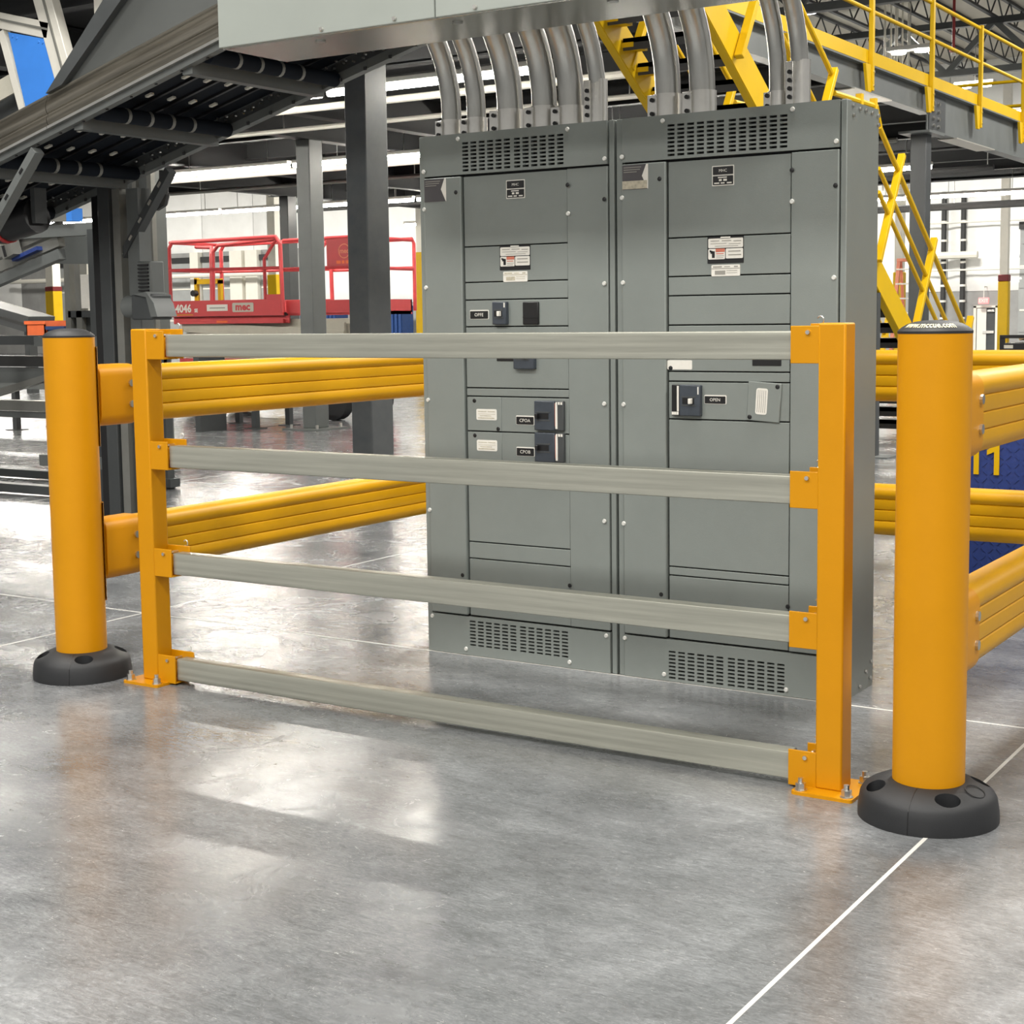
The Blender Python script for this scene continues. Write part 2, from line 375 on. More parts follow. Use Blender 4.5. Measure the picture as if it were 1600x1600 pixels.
def highbay(x, y, z, lab):
    t = thing('high_bay_light', lab, 'light', (x, y, z), 'high bay lights under the roof')
    obj('housing', MB().box(x-.55, x+.55, y-.18, y+.18, z+.03, z+.13), M['white'], t, bevel=.02)
    for dx in (-.28, .28):
        obj('lens', MB().tube([(x+dx, y, z+.03), (x+dx, y, z-.03)], .17, 14), M['bay'], t)
    obj('hanger', MB().tube([(x, y, z+.13), (x, y, 9.39)], .012, 6), M['steel'], t)
highbay(-11.9, 36.4, 7.62, 'lit high bay light below the girder, left of the third railing post')
highbay(-12.4, 43.6, 7.70, 'lit high bay light seen beside the third yellow railing post')
highbay(-11.9, 47.6, 7.4, 'lit high bay light at the right edge above the walkway toe plate')
highbay(-12.6, 31.0, 7.75, 'lit high bay light at the top edge above the last conduit')
sp = thing('sprinkler_drop', 'short red sprinkler drop pipe with pale head hanging from the roof', 'sprinkler', (-10.9, 36.5, 7.4))
obj('drop_pipe', MB().tube([(-10.9, 36.5, 9.39), (-10.9, 36.5, 7.55)], .035, 8), M['sprink'], sp)
obj('escutcheon', MB().lathe([(.0, 7.58), (.1, 7.56), (.1, 7.53), (0, 7.52)], -10.9, 36.5, 12), M['sprink'], sp)
obj('sprinkler_head', MB().lathe([(0, 7.52), (.06, 7.50), (.07, 7.44), (0, 7.42)], -10.9, 36.5, 10), M['white'], sp)

# ------------------------------------------------------------------ mezzanine
mz = thing('mezzanine_platform', 'grey steel mezzanine with dark underside and deep edge beam overhead', 'platform', (-6.4, 20, 4.4))
def ibeam(mb, p, q, d, wf, tf=.02, tw=.015):
    p, q = Vector(p), Vector(q)
    mb.bar(p-Vector((0,0,tf/2)), q-Vector((0,0,tf/2)), wf, tf); mb.bar(p-Vector((0,0,d-tf/2)), q-Vector((0,0,d-tf/2)), wf, tf)
    mb.bar(p-Vector((0,0,d/2)), q-Vector((0,0,d/2)), tw, d-2*tf); return mb
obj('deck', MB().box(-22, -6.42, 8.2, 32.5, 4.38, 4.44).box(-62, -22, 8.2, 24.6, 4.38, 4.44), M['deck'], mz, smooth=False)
eb = obj('edge_beam', ibeam(MB(), (-6.42, 8.0, 4.42), (-6.42, 20.3, 4.42), .34, .16), M['mgrey'], mz, smooth=False)
eb2 = obj('edge_beam', ibeam(MB(), (-6.42, 20.34, 4.42), (-6.42, 32.5, 4.42), .56, .18), M['mgrey'], mz, smooth=False)
for y0, z0 in ((20.5, 4.3), (13.7, 4.32)):
    sp_ = obj('splice_plate', MB().box(-6.415, -6.402, y0-.1, y0+.62, z0-.42, z0+.06), M['dgrey'], mz, smooth=False)
    for i in range(2):
        for j in range(4):
            obj('splice_bolt', MB().tube([(-6.402, y0+.08+i*.22, z0-.04-j*.1), (-6.375, y0+.08+i*.22, z0-.04-j*.1)], .024, 8), M['steel'], sp_)
k = 9.0
while k < 32:
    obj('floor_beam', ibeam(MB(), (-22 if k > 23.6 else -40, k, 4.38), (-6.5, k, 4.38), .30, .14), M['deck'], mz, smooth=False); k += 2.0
for x in (-11.9, -13.45, -17.2, -19.92, -27):
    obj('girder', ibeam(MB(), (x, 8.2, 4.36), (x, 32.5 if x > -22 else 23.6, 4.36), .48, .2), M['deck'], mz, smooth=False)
obj('light_flange', MB().box(-6.55, -6.30, 17.3, 18.6, 4.06, 4.075), M['alu'], mz, smooth=False)
obj('light_flange', MB().box(-6.56, -6.29, 21.3, 23.2, 3.845, 3.86), M['alu'], mz, smooth=False)
# steel columns
def column(x0, x1, y0, y1, zt, lab, m='colgrey', plate=.14, hbeam=False):
    t = thing('steel_column', lab, 'column', ((x0+x1)/2, (y0+y1)/2, 0))
    if hbeam:
        ym, xm = (y0+y1)/2, (x0+x1)/2
        obj('shaft', MB().box(x0, x1, y0, y0+.03, 0.02, zt).box(x0, x1, y1-.03, y1, 0.02, zt).box(xm-.01, xm+.01, y0+.03, y1-.03, 0.02, zt), M[m], t, smooth=False)
    else: obj('shaft', MB().box(x0, x1, y0, y1, .02, zt), M[m], t, bevel=.012)
    obj('base_plate', MB().box(x0-plate, x1+plate, y0-plate, y1+plate, 0, .022), M['mgrey'], t, smooth=False)
    for sx in (x0-plate*.55, x1+plate*.55):
        for sy in (y0-plate*.55, y1+plate*.55):
            obj('anchor_bolt', MB().tube([(sx, sy, .02), (sx, sy, .075)], .02, 8), M['steel'], t)
    return t
column(-9.105, -8.862, 11.41, 11.75, 4.38, 'wide dark grey scuffed column just left of the cabinets')
column(-13.565, -13.335, 15.94, 16.22, 3.88, 'olive grey column on a bolted base plate behind the yellow barrier', 'mgrey', .2)
column(-20.03, -19.81, 23.0, 23.27, 3.88, 'narrow dark column standing behind the red lift', 'dgrey')
mc = column(-6.62, -6.40, 20.3, 20.52, 3.86, 'grey column carrying the walkway edge beam at right', 'dgrey')
obj('cap_plate', MB().box(-6.72, -6.30, 20.1, 20.75, 3.83, 3.86), M['mgrey'], mc, smooth=False)
# linear lights under the mezzanine
rows = [(12.2, 8, 'nearest'), (17.55, 12, 'second'), (24.1, 12, 'third'), (30.5, 6, 'far')]
f0 = None
for y, n, rw in rows:
    for i in range(n):
        x1 = -7.52-i*2.52; lab = 'lit white tube light in the %s ceiling row, %s from its right end' % (rw, nth[i])
        if f0 is None:
            f0 = thing('tube_light', lab, 'light', (x1-1.2, y, 3.75), 'tube lights under the mezzanine'); base0 = Vector(f0.location)
            obj('housing', MB().box(x1-2.42, x1+.02, y-.05, y+.05, 3.775, 3.83), M['white'], f0, bevel=.01)
            obj('diffuser', MB().xprism(rrect(y-.045, y+.045, 3.715, 3.776, .028, 3), x1-2.4, x1), M['lamp'], f0)
            for dx in (-.4, -2.0): obj('hanger_wire', MB().tube([(x1+dx, y, 3.83), (x1+dx, y, 4.38)], .006, 5), M['steel'], f0)
        else: dup(f0, (x1-1.2-base0.x, y-base0.y, 0), lab)
def service(y, z, x0, x1, r, m, lab):
    t = thing('service_pipe', lab, 'pipe', (x0, y, z))
    obj('pipe', MB().tube([(x0, y, z), (x1, y, z)], r, 8), M[m], t)
    k = x0+.6
    while k < x1:
        obj('hanger', MB().tube([(k, y, z+r*.5), (k, y, 4.39)], .008, 5), M['steel'], t); k += 2.4
service(31.7, 3.62, -22, -4.0, .075, 'pipe', 'black sprinkler main under the far edge of the mezzanine')
service(13.35, 3.82, -30, -6.9, .04, 'aluw', 'pale conduit under the mezzanine behind the nearest light row')
service(14.6, 3.80, -30, -6.9, .03, 'aluw', 'thin pale conduit under the mezzanine above the second light row')
service(18.6, 3.80, -30, -6.9, .05, 'aluw', 'pale duct-sized conduit under the mezzanine beyond the second light row')
service(20.6, 3.81, -30, -6.9, .035, 'alud', 'grey conduit under the mezzanine before the third light row')
service(25.4, 3.80, -22, -6.9, .05, 'pipe', 'black pipe under the mezzanine behind the third light row')

# guard railing on the edge beam
gr = thing('guard_railing', 'yellow steel guard railing with toe plate along the mezzanine edge', 'railing', (-6.36, 20, 4.4))
obj('toe_plate', MB().box(-6.348, -6.338, 8.2, 31, 4.422, 4.575), M['yellow3'], gr, smooth=False)
for y in (10.7, 13.1, 15.5, 17.88, 20.2, 22.46, 24.84, 27.2, 29.6):
    p_ = obj('post', MB().box(-6.338, -6.282, y-.032, y+.032, 4.1, 5.54), M['yellow3'], gr, bevel=.006)
    obj('gusset', MB().prism([(0, 4.40), (-.19, 4.40), (-.19, 4.385), (-.10, 4.08), (0, 4.08)], lambda a, b, t: (t, y-.03+a, b), -6.335, -6.30), M['yellow3'], p_, smooth=False)
    for z in (4.16, 4.32): obj('post_bolt', MB().tube([(-6.282, y+.01, z), (-6.27, y+.01, z)], .014, 8), M['steel'], p_)
obj('top_rail', MB().tube([(-6.33, 8.2, 5.5), (-6.33, 31, 5.5)], .028, 10), M['yellow3'], gr)
obj('mid_rail', MB().tube([(-6.33, 8.2, 5.03), (-6.33, 31, 5.03)], .026, 10), M['yellow3'], gr)
cr = thing('cross_railing', 'short yellow rail crossing the walkway at the right edge', 'railing', (-7.5, 27.4, 4.44))
for z in (5.0, 5.42): obj('rail', MB().tube([(-12, 27.4, z), (-6.40, 27.4, z)], .028, 8), M['yellow3'], cr)
for x in (-11.9, -9.2, -6.5): obj('post', MB().box(x-.03, x+.03, 27.37, 27.43, 4.44, 5.45), M['yellow3'], cr, smooth=False)

# stair with landing beside the mezzanine
stp = thing('steel_stair', 'yellow steel stair with landing and sloping handrails behind the cabinets', 'stair', (-5.8, 15, 0))
SL = .63
def stringer(x, y0, z0, y1, z1, d=.28):
    mb = MB().prism([(y0, z0), (y1, z1), (y1, z1-d*1.18), (y0, z0-d*1.18)], lambda a, b, t: (t, a, b), x-.006, x+.006)
    for q in (0, -d*1.18):
        mb.bar((x-.035, y0, z0+q), (x-.035, y1, z1+q), .07, .012)
    return mb
UP = ((10.4, 4.68), (13.5, 2.73))      # top edge of the upper flight's stringer
LO = ((14.74, 2.40), (18.0, .345))     # and of the lower one
for x in (-5.30, -6.235):
    obj('stringer', stringer(x, *UP[0], *UP[1]), M['yellow3'], stp, smooth=False)
    obj('stringer', stringer(x, *LO[0], *LO[1]), M['yellow3'], stp, smooth=False)
    obj('landing_edge', MB().box(x-.03, x+.006, 13.45, 14.8, 2.10, 2.42), M['yellow3'], stp, smooth=False)
obj('landing_plate', MB().box(-6.25, -5.32, 13.4, 14.8, 2.36, 2.40), M['mgrey'], stp, smooth=False)
for i in range(11):
    y = 10.62+i*.266; z = 4.47-i*.168
    obj('tread', MB().box(-6.22, -5.32, y-.15, y+.13, z-.04, z).box(-6.22, -5.32, y-.15, y-.14, z-.10, z), M['pipe'], stp, smooth=False)
    for xa in (-6.23, -5.42): obj('tread_bracket', MB().box(xa, xa+.11, y-.155, y+.10, z-.075, z-.035), M['yellow3'], stp, smooth=False)
for i in range(13):
    y = 14.96+i*.268; z = 2.22-i*.169
    obj('tread', MB().box(-6.25, -5.32, y-.15, y+.13, z-.05, z).box(-6.25, -5.32, y-.15, y-.14, z-.11, z), M['pipe'], stp, smooth=False)
lg = obj('support_leg', MB().box(-5.36, -5.29, 15.24, 15.34, .015, 1.69), M['dgrey'], stp, smooth=False)
obj('leg_plate', MB().box(-5.48, -5.12, 15.1, 15.46, 0, .016), M['mgrey'], lg, smooth=False)
obj('support_leg', MB().box(-6.31, -6.21, 13.6, 13.7, .0, 2.1), M['dgrey'], stp, smooth=False)
nrm = Vector((0, SL, 1)).normalized()
for x in (-5.25, -6.255):
    for y, z in ((10.9, 4.22), (11.77, 3.66), (13.28, 2.82), (15.19, 2.09), (16.33, 1.265), (17.80, .39)):
        p0 = Vector((x, y, z)); 
        obj('rail_post', MB().bar(p0-nrm*.1, p0+nrm*(1.22 if y > 14 else 1.1), .055, .075, (1, 0, 0)), M['yellow3'], stp, bevel=.006)
    for q, r in ((1.10, .026), (.62, .022)):
        obj('handrail', MB().tube([Vector((x, 10.3, 4.60))+nrm*q, Vector((x, 13.2, 2.77))+nrm*q], r, 8), M['yellow3'], stp)
    for dz, r in ((0, .028), (-.41, .024), (-.645, .024)):
        ya = 15.12
        obj('handrail', MB().tube([(x, ya, 3.34+dz), (x, 18.42, 3.34+dz-.662*(18.42-ya))], r, 8), M['yellow3'], stp)
    obj('landing_rail', MB().tube([(x, 13.85, 3.53), (x, 15.02, 3.53), (x, 15.14, 3.34)], .028, 8), M['yellow3'], stp)
    for y in (14.55, 14.95): obj('landing_post', MB().box(x-.03, x+.03, y-.03, y+.03, 2.36, 3.60), M['yellow3'], stp, smooth=False)

# ------------------------------------------------------------------ electrical cabinets
YF = 5.535
def decal_box(name, x0, x1, z0, z1, m, par, y=None, t=.0012, rr=.004):
    y = y or YF
    return obj(name, MB().yprism(rrect(x0, x1, z0, z1, min(rr, (z1-z0)*.2), 2), y-t, y+.002), M[m], par, smooth=False)
def bars(name, spec, m, par, y):
    mb = MB()
    for x0, x1, z0, z1 in spec: mb.box(x0, x1, y-.0006, y+.001, z0, z1)
    return obj(name, mb, M[m], par, smooth=False)
def perforated(x0, x1, z0, z1, y0, y1, holes):
    """sheet with real slots; holes = list of (xs, zs) grids of (a, b) ranges"""
    xb = sorted({x0, x1, *[v for xs, zs in holes for ab in xs for v in ab]}); zb = sorted({z0, z1, *[v for xs, zs in holes for ab in zs for v in ab]})
    mb = MB()
    def hole(i, j):
        cx, cz = (xb[i]+xb[i+1])/2, (zb[j]+zb[j+1])/2
        return any(any(a < cx < b for a, b in xs) and any(a < cz < b for a, b in zs) for xs, zs in holes)
    for j in range(len(zb)-1):
        i = 0
        while i < len(xb)-1:
            if hole(i, j):
                a, b, c, d = xb[i], xb[i+1], zb[j], zb[j+1]
                mb.add([(a,y0,c),(b,y0,c),(b,y0,d),(a,y0,d),(a,y1,c),(b,y1,c),(b,y1,d),(a,y1,d)], [(0,1,5,4),(1,2,6,5),(2,3,7,6),(3,0,4,7)]); i += 1
            else:
                k = i
                while k < len(xb)-1 and not hole(k, j): k += 1
                a, b, c, d = xb[i], xb[k], zb[j], zb[j+1]
                mb.add([(a,y0,c),(b,y0,c),(b,y0,d),(a,y0,d)], [(0,1,2,3)]); i = k
    mb.add([(x0,y0,z0),(x1,y0,z0),(x1,y1,z0),(x0,y1,z0),(x0,y0,z1),(x1,y0,z1),(x1,y1,z1),(x0,y1,z1)], [(0,3,2,1),(4,5,6,7),(1,2,6,5),(3,0,4,7)])
    return mb
def slots(x0, x1, n, gap): 
    wd = (x1-x0-gap*(n-1))/n; return [(x0+i*(wd+gap), x0+i*(wd+gap)+wd) for i in range(n)]
scr_mesh = None
def screw(x, z, par, y=None):
    y = y if y is not None else YF-.001
    return obj('screw', MB().add(*_dome(x, z, y, .010, .006)), M['zinc'], par)
def _dome(x, z, y, r, h, n=10):
    vs = [(x+r*math.cos(2*math.pi*t/n), y, z+r*math.sin(2*math.pi*t/n)) for t in range(n)]
    vs += [(x+r*.75*math.cos(2*math.pi*t/n), y-h, z+r*.75*math.sin(2*math.pi*t/n)) for t in range(n)]
    return vs, [tuple(range(n, 2*n))]+[(t, (t+1) % n, n+(t+1) % n, n+t) for t in range(n)]
def hole_shade(x, z, par, y=None):  # black disc painted for the shade inside an open hole
    y = y if y is not None else YF-.001
    return obj('hole_shade_disc', MB().add(*_dome(x, z, y, .0095, .0012)), M['blackp'], par)
def plate_label(x0, x1, z0, z1, par, s, y=None, edge=True):
    y = y or YF
    if edge: decal_box('nameplate_edge', x0-.002, x1+.004, z0-.002, z1+.005, 'white', par, y, .0006)
    p = decal_box('nameplate', x0, x1, z0, z1, 'blackp', par, y, .002, .002)
    if s: text('lettering', s, (z1-z0)*.62, lambda a, b: ((x0+x1)/2+a, y-.0026, (z0+z1)/2+b), M['white'], p)
def cabinet(X, seams, lab, rt_gap):
    t = thing('electrical_cabinet', lab, 'cabinet', (X+.487, 5.7, 0), 'pair of grey distribution cabinets')
    W = .975
    obj('carcass', MB().box(X+.004, X+W-.004, YF+.03, 5.896, 0.0, 2.288), M['cab'], t, smooth=False)
    obj('gap_shade_sheet', MB().box(X+.026, X+W-.024, YF+.024, YF+.031, .004, 2.284), M['gapshade'], t, smooth=False)  # black sheet painted for the shade behind panel gaps and vent slots
    obj('side_flange', MB().box(X, X+.027, YF+.004, YF+.05, 0.0, 2.291), M['cab'], t, bevel=.003)
    obj('side_flange', MB().box(X+.951, X+W, YF+.004, YF+.05, 0.0, 2.291), M['cab'], t, bevel=.003)
    # top and bottom ventilated panels
    vx = [slots(X+.236, X+.480, 6, .012), slots(X+.500, X+.742, 6, .012)]
    def rows8(z0, z1): return slots(z0, z1, 8, .0072)
    for nm, z0, z1, a, b in (('top_vent_panel', 2.116, 2.290, 2.128, 2.252), ('bottom_vent_panel', .003, .176, .046 if X < -3.5 else .014, .160 if X < -3.5 else .130)):
        pnl = obj(nm, perforated(X+.031, X+.947, z0, z1, YF-.006, YF+.02, [(v, rows8(a, b)) for v in vx]), M['cab'], t, smooth=False, fix=False)
    obj('left_cover', MB().box(X+.031, X+.229, YF-.012, YF+.02, .184, 2.108), M['cab'], t, bevel=.005)
    zs = [2.108]+seams+[.182]
    for z1, z0 in zip(zs[:-1], zs[1:]):
        obj('filler_panel', MB().box(X+.2365, X+.7545, YF, YF+.02, z0+.0025, z1-.0025), M['cab'], t, bevel=.002)
    obj('right_cover', MB().box(X+.7555+rt_gap, X+.947, YF-.003-rt_gap, YF+.02, .184, 2.108), M['cab'], t, bevel=.003)
    # shared decals
    c = X+.036
    d = obj('corner_decal', MB().yprism([(c, 2.006), (c+.112, 2.006), (c+.087, 2.058), (c+.106, 2.104), (c, 2.104)], YF-.0132, YF-.012), M['decal'], t, smooth=False)
    obj('decal_arrow', MB().yprism([(c+.114, 2.006), (c+.089, 2.058), (c+.108, 2.104), (c+.116, 2.104), (c+.116, 2.006)], YF-.0131, YF-.012), M['white'], t, smooth=False)
    bars('decal_print', [(c+.006, c+.085, 2.092, 2.095), (c+.006, c+.08, 2.083, 2.086), (c+.006, c+.065, 2.074, 2.077)], 'print', d, YF-.0134)
    nx = X+.459 if X < -3.5 else X+.431
    decal_box('nameplate_edge', nx-.004, nx+.09, 2.0, 2.078, 'white', t, None, .0006, .002)
    p = decal_box('nameplate', nx, nx+.086, 2.043, 2.074, 'blackp', t, None, .002, .002)
    text('lettering', 'MHC', .016, lambda a, b: (nx+.043+a, YF-.0026, 2.058+b), M['white'], p)
    p = decal_box('nameplate', nx, nx+.086, 2.004, 2.038, 'blackp', t, None, .002, .002)
    bars('plate_print', [(nx+.022, nx+.06, 2.030, 2.034), (nx+.026, nx+.038, 2.018, 2.026), (nx+.045, nx+.060, 2.018, 2.026), (nx+.006, nx+.028, 2.008, 2.013), (nx+.034, nx+.05, 2.008, 2.013), (nx+.06, nx+.08, 2.008, 2.013)], 'white', p, YF-.0021)
    lx = X+.420 if X < -3.5 else X+.410
    h = decal_box('label_holder', lx-.002, lx+.152, 1.700, 1.804, 'blackp', t, None, .002, .002)
    l = decal_box('rating_label', lx+.002, lx+.150, 1.760, 1.797, 'white', t, YF-.002, .001)
    decal_box('label_tab', lx+.054, lx+.096, 1.795, 1.803, 'white', t, YF-.002, .001, .001)
    bars('label_print', [(lx+.012, lx+.05, 1.786, 1.789), (lx+.06, lx+.10, 1.786, 1.789), (lx+.11, lx+.142, 1.784, 1.787), (lx+.012, lx+.08, 1.776, 1.778), (lx+.09, lx+.14, 1.774, 1.776), (lx+.03, lx+.13, 1.766, 1.768)], 'print', l, YF-.0031)
    l = decal_box('hazard_label', lx+.002, lx+.074, 1.716, 1.757, 'white', t, YF-.002, .001)
    bars('hazard_symbol', [(lx+.012, lx+.02, 1.738, 1.75), (lx+.018, lx+.03, 1.722, 1.748), (lx+.008, lx+.014, 1.744, 1.752)], 'blackp', l, YF-.0031)
    bars('hazard_heading', [(lx+.034, lx+.073, 1.744, 1.757), (lx+.036, lx+.068, 1.736, 1.739)], 'red_print', l, YF-.0032)
    bars('label_print', [(lx+.036, lx+.07, 1.728, 1.730), (lx+.036, lx+.066, 1.721, 1.723)], 'print', l, YF-.0031)
    l = decal_box('instruction_label', lx+.077, lx+.150, 1.718, 1.757, 'white', t, YF-.002, .001)
    bars('label_print', [(lx+.088, lx+.14, 1.744, 1.748), (lx+.088, lx+.142, 1.730, 1.734)], 'print', l, YF-.0031)
    l = decal_box('inspection_label', lx+.015, lx+.137, 1.650, 1.694, 'white', t, None, .002)
    bars('label_print', [(lx+.022, lx+.06, 1.684, 1.689), (lx+.07, lx+.095, 1.685, 1.688), (lx+.112, lx+.128, 1.684, 1.689), (lx+.016, lx+.136, 1.6785, 1.681), (lx+.03, lx+.075, 1.656, 1.672), (lx+.08, lx+.125, 1.670, 1.672), (lx+.08, lx+.125, 1.662, 1.6635)], 'torn' if X < -3.5 else 'print', l, YF-.0022)
    for dx, z in ((.034, 2.138), (.034, 1.975), (.036, 1.634), (.036, 1.138), (.034, .645)): screw(X+dx, z, t, YF-.013)
    for dx, z in ((.937, 2.137), (.932, 1.633), (.928, 1.138), (.925, .648), (.763, 1.924), (.215, 2.268), (.763, 2.268), (.215, .029), (.75, .029), (.033, .162), (.93, .162)): screw(X+dx, z, t, YF-.007)
    for dx, z in ((.203, 2.041), (.764, 2.041), (.937, 1.974), (.205, .362), (.757, .362)): hole_shade(X+dx, z, t, YF-.0125)
    return t
def breaker(x0, x1, z0, z1, par, flip=False, side=0.0):
    b = obj('circuit_breaker', MB().box(x0, x1, YF-.022, YF+.01, z0, z1), M['breaker'], par, bevel=.004)
    zc = (z0+z1)/2; wd = x1-x0
    obj('handle_slot', MB().box(x0+.16*wd, x1-.28*wd, YF-.0235, YF-.02, zc-.014, zc+.010), M['blackp'], b, smooth=False)
    hx = x1-.42*wd if not flip else x0+.2*wd
    obj('toggle', MB().box(hx-.006, hx+.006, YF-.042, YF-.02, zc-.013, zc+.009), M['white'] if side != 2 else M['blackp'], b, bevel=.002)
    obj('handle_frame', MB().box(x0+.12*wd, x1-.2*wd, YF-.0235, YF-.021, zc+.012, zc+.017).box(x0+.12*wd, x1-.2*wd, YF-.0235, YF-.021, zc-.022, zc-.017), M['dgrey'], b, smooth=False)
    return b
c1 = cabinet(-4.006, [1.805, 1.652, 1.576, 1.4605, 1.195, 1.1585, 1.0055, .87, .515, .4405], 'left grey electrical cabinet with three breaker rows behind the gate', 0)
plate_label(-3.745, -3.652, 1.495, 1.528, c1, 'OPFE')
bk = breaker(-3.618, -3.547, 1.469, 1.566, c1)
obj('breaker_tab', MB().box(-3.558, -3.552, YF-.0235, YF-.02, 1.542, 1.562), M['white'], bk, smooth=False)
bl = obj('blank_breaker_cover', MB().box(-3.471, -3.393, YF-.010, YF+.01, 1.468, 1.564), M['blackp'], c1, bevel=.004)
obj('cover_rib', MB().box(-3.468, -3.396, YF-.013, YF-.009, 1.496, 1.502), M['blackp'], bl, smooth=False)
breaker(-3.514, -3.410, 1.279, 1.40, c1)
plate_label(-3.61, -3.52, 1.312, 1.345, c1, '', edge=False)
for z0, nm in ((1.0085, 'CPOA'), (.8735, 'CPOB')):
    obj('row_cover', MB().box(-3.766, -3.590, YF-.003, YF+.01, z0, z0+.147 if z0 > 1 else z0+.129), M['cab'], c1, bevel=.002)
    l = decal_box('instruction_label', -3.719, -3.613, z0+.047, z0+.095, 'white', c1, YF-.003, .001, .006)
    bars('label_print', [(-3.71, -3.665, z0+.083, z0+.086), (-3.66, -3.622, z0+.083, z0+.086), (-3.71, -3.62, z0+.073, z0+.0745), (-3.70, -3.64, z0+.064, z0+.067), (-3.71, -3.625, z0+.054, z0+.058)], 'torn', l, YF-.0042)
    plate_label(-3.514, -3.427, z0+.033, z0+.066, c1, nm)
    b = breaker(-3.412, -3.312, z0+.012, z0+.137, c1, True, 2)
    b2 = obj('trip_unit', MB().box(-3.312, -3.270, YF-.016, YF+.01, z0+.012, z0+.137), M['dgrey'], c1, bevel=.003)
    obj('trip_strip', MB().box(-3.309, -3.299, YF-.018, YF-.015, z0+.02, z0+.128), M['white'], b2, smooth=False)
    obj('trip_red_line', MB().box(-3.311, -3.309, YF-.018, YF-.015, z0+.03, z0+.128), M['red_print'], b2, smooth=False)
    for k in range(3): obj('trip_window', MB().box(-3.307+k*.012, -3.299+k*.012, YF-.0185, YF-.0155, z0+.122, z0+.133), M['white'], b2, smooth=False)
    hole_shade(-3.729, z0+.130 if z0 > 1 else z0+.113, c1, YF-.0035)
    if z0 > 1: hole_shade(-3.607, z0+.010, c1, YF-.0035)
c2 = cabinet(-3.020, [1.806, 1.653, 1.577, 1.46, 1.275, 1.235, 1.083, .88, .480, .444], 'right grey electrical cabinet with one breaker row behind the gate', .004)
bars('torn_corner', [(-2.984, -2.872, 2.008, 2.04)], 'torn', c2, YF-.0135)
b = breaker(-2.727, -2.635, 1.098, 1.222, c2)
obj('breaker_tab', MB().box(-2.646, -2.641, YF-.0235, YF-.02, 1.185, 1.215), M['white'], b, smooth=False)
b2 = obj('trip_unit', MB().box(-2.763, -2.727, YF-.018, YF+.01, 1.098, 1.222), M['blackp'], c2, bevel=.003)
obj('trip_strip', MB().box(-2.738, -2.730, YF-.020, YF-.017, 1.116, 1.218), M['white'], b2, smooth=False)
for k in range(3): obj('trip_window', MB().box(-2.761+k*.0105, -2.752+k*.0105, YF-.020, YF-.017, 1.102, 1.114), M['white'], b2, smooth=False)
plate_label(-2.624, -2.534, 1.149, 1.178, c2, 'OPEN')
rot = Matrix.Translation((-2.367, 0, 1.159)) @ Matrix.Rotation(R(3.5), 4, 'Y') @ Matrix.Translation((2.367, 0, -1.159))
obj('crooked_cover', MB().box(-2.438, -2.300, YF-.008, YF, 1.083, 1.236).xform(rot), M['cab'], c2, bevel=.003)
l = obj('instruction_label', MB().yprism(rrect(-2.402, -2.354, 1.110, 1.212, .008, 2), YF-.0092, YF-.008).xform(rot), M['white'], c2, smooth=False)
mb = MB()
for k in range(5): mb.box(-2.395+k*.008, -2.393+k*.008, YF-.0098, YF-.009, 1.118, 1.205)
obj('label_print', mb.xform(rot), M['print'], l, smooth=False)
hole_shade(-2.312, 1.219, c2, YF-.0085); hole_shade(-2.438+.01, 1.100, c2, YF-.0085)
l = decal_box('instruction_label', -2.79, -2.68, 1.283, 1.32, 'white', c2, None, .001); hole_shade(-2.775, 1.288, c2)
plate_label(-2.42, -2.30, 1.30, 1.33, c2, '', edge=False)
for y, z in ((5.602, 2.272), (5.678, 2.268), (5.741, 2.268), (5.813, 2.266), (5.880, 2.262), (5.609, 2.238), (5.882, 2.228), (5.81, .07), (5.737, .025), (5.87, .10), (5.86, .035)):
    obj('side_bolt', MB().tube([(-2.047, y, z), (-2.040, y, z)], .0075, 8), M['steel'], c2)

# ------------------------------------------------------------------ wireway and conduits
ww = thing('wireway', 'long pale grey overhead wireway box the conduits run into', 'wireway', (-3.2, 4.85, 2.59))
obj('body', MB().box(-4.335, -1.9, 4.660, 5.05, 2.583, 3.2), M['wireb'], ww, bevel=.004)
for a, b in ((-4.337, -3.279), (-3.275, -1.9)):
    obj('cover_panel', MB().box(a, b, 4.644, 4.662, 2.586, 3.2), M['wire'], ww, bevel=.003)
for x in (-3.806, -3.459, -3.10, -2.75, -2.4):
    obj('screw', MB().add(*_dome(x, 2.602, 4.643, .010, .008)), M['steel'], ww)
for x in (-3.9, -3.25, -2.6): obj('bottom_knockout', MB().tube([(x, 4.75, 2.578), (x, 4.75, 2.584)], .02, 12), M['galv'], ww)
def conduit(x, r, lab, y=5.72, R0=.50, couple=.10):
    t = thing('conduit', lab, 'conduit', (x, y, 2.288), 'steel conduits above the cabinets')
    path = [(x, y, 2.288), (x, y, 2.40)]
    for k in range(1, 15):
        a = R(90*k/14); path.append((x, y-R0*(1-math.cos(a)), 2.40+R0*math.sin(a)))
    path.append((x, 5.045, 2.40+R0))
    obj('pipe', MB().tube(path, r, 20), M['galv'], t)
    obj('coupling', MB().tube([(x, y, 2.288), (x, y, 2.288+couple)], r+.006, 20), M['steel'], t)
    obj('locknut', MB().tube([(x, y, 2.288), (x, y, 2.297)], r+.014, 8), M['galv'], t)
    s = obj('clamp_strap', MB().box(x-r-.008, x-r*.35, y-r-.012, y-r*.55, 2.292, 2.286+couple-.004), M['steel'], t, bevel=.002)
    for k in range(2 if couple < .15 else 4):
        z = 2.288+couple*(.25+.5*k/(1 if couple < .15 else 3)); obj('set_screw', MB().tube([(x-r*.7, y-r-.010, z), (x-r*.7, y-r-.022, z)], .009, 8), M['blackp'], s)
names = ['leftmost', 'second', 'third', 'fourth', 'fifth', 'sixth']
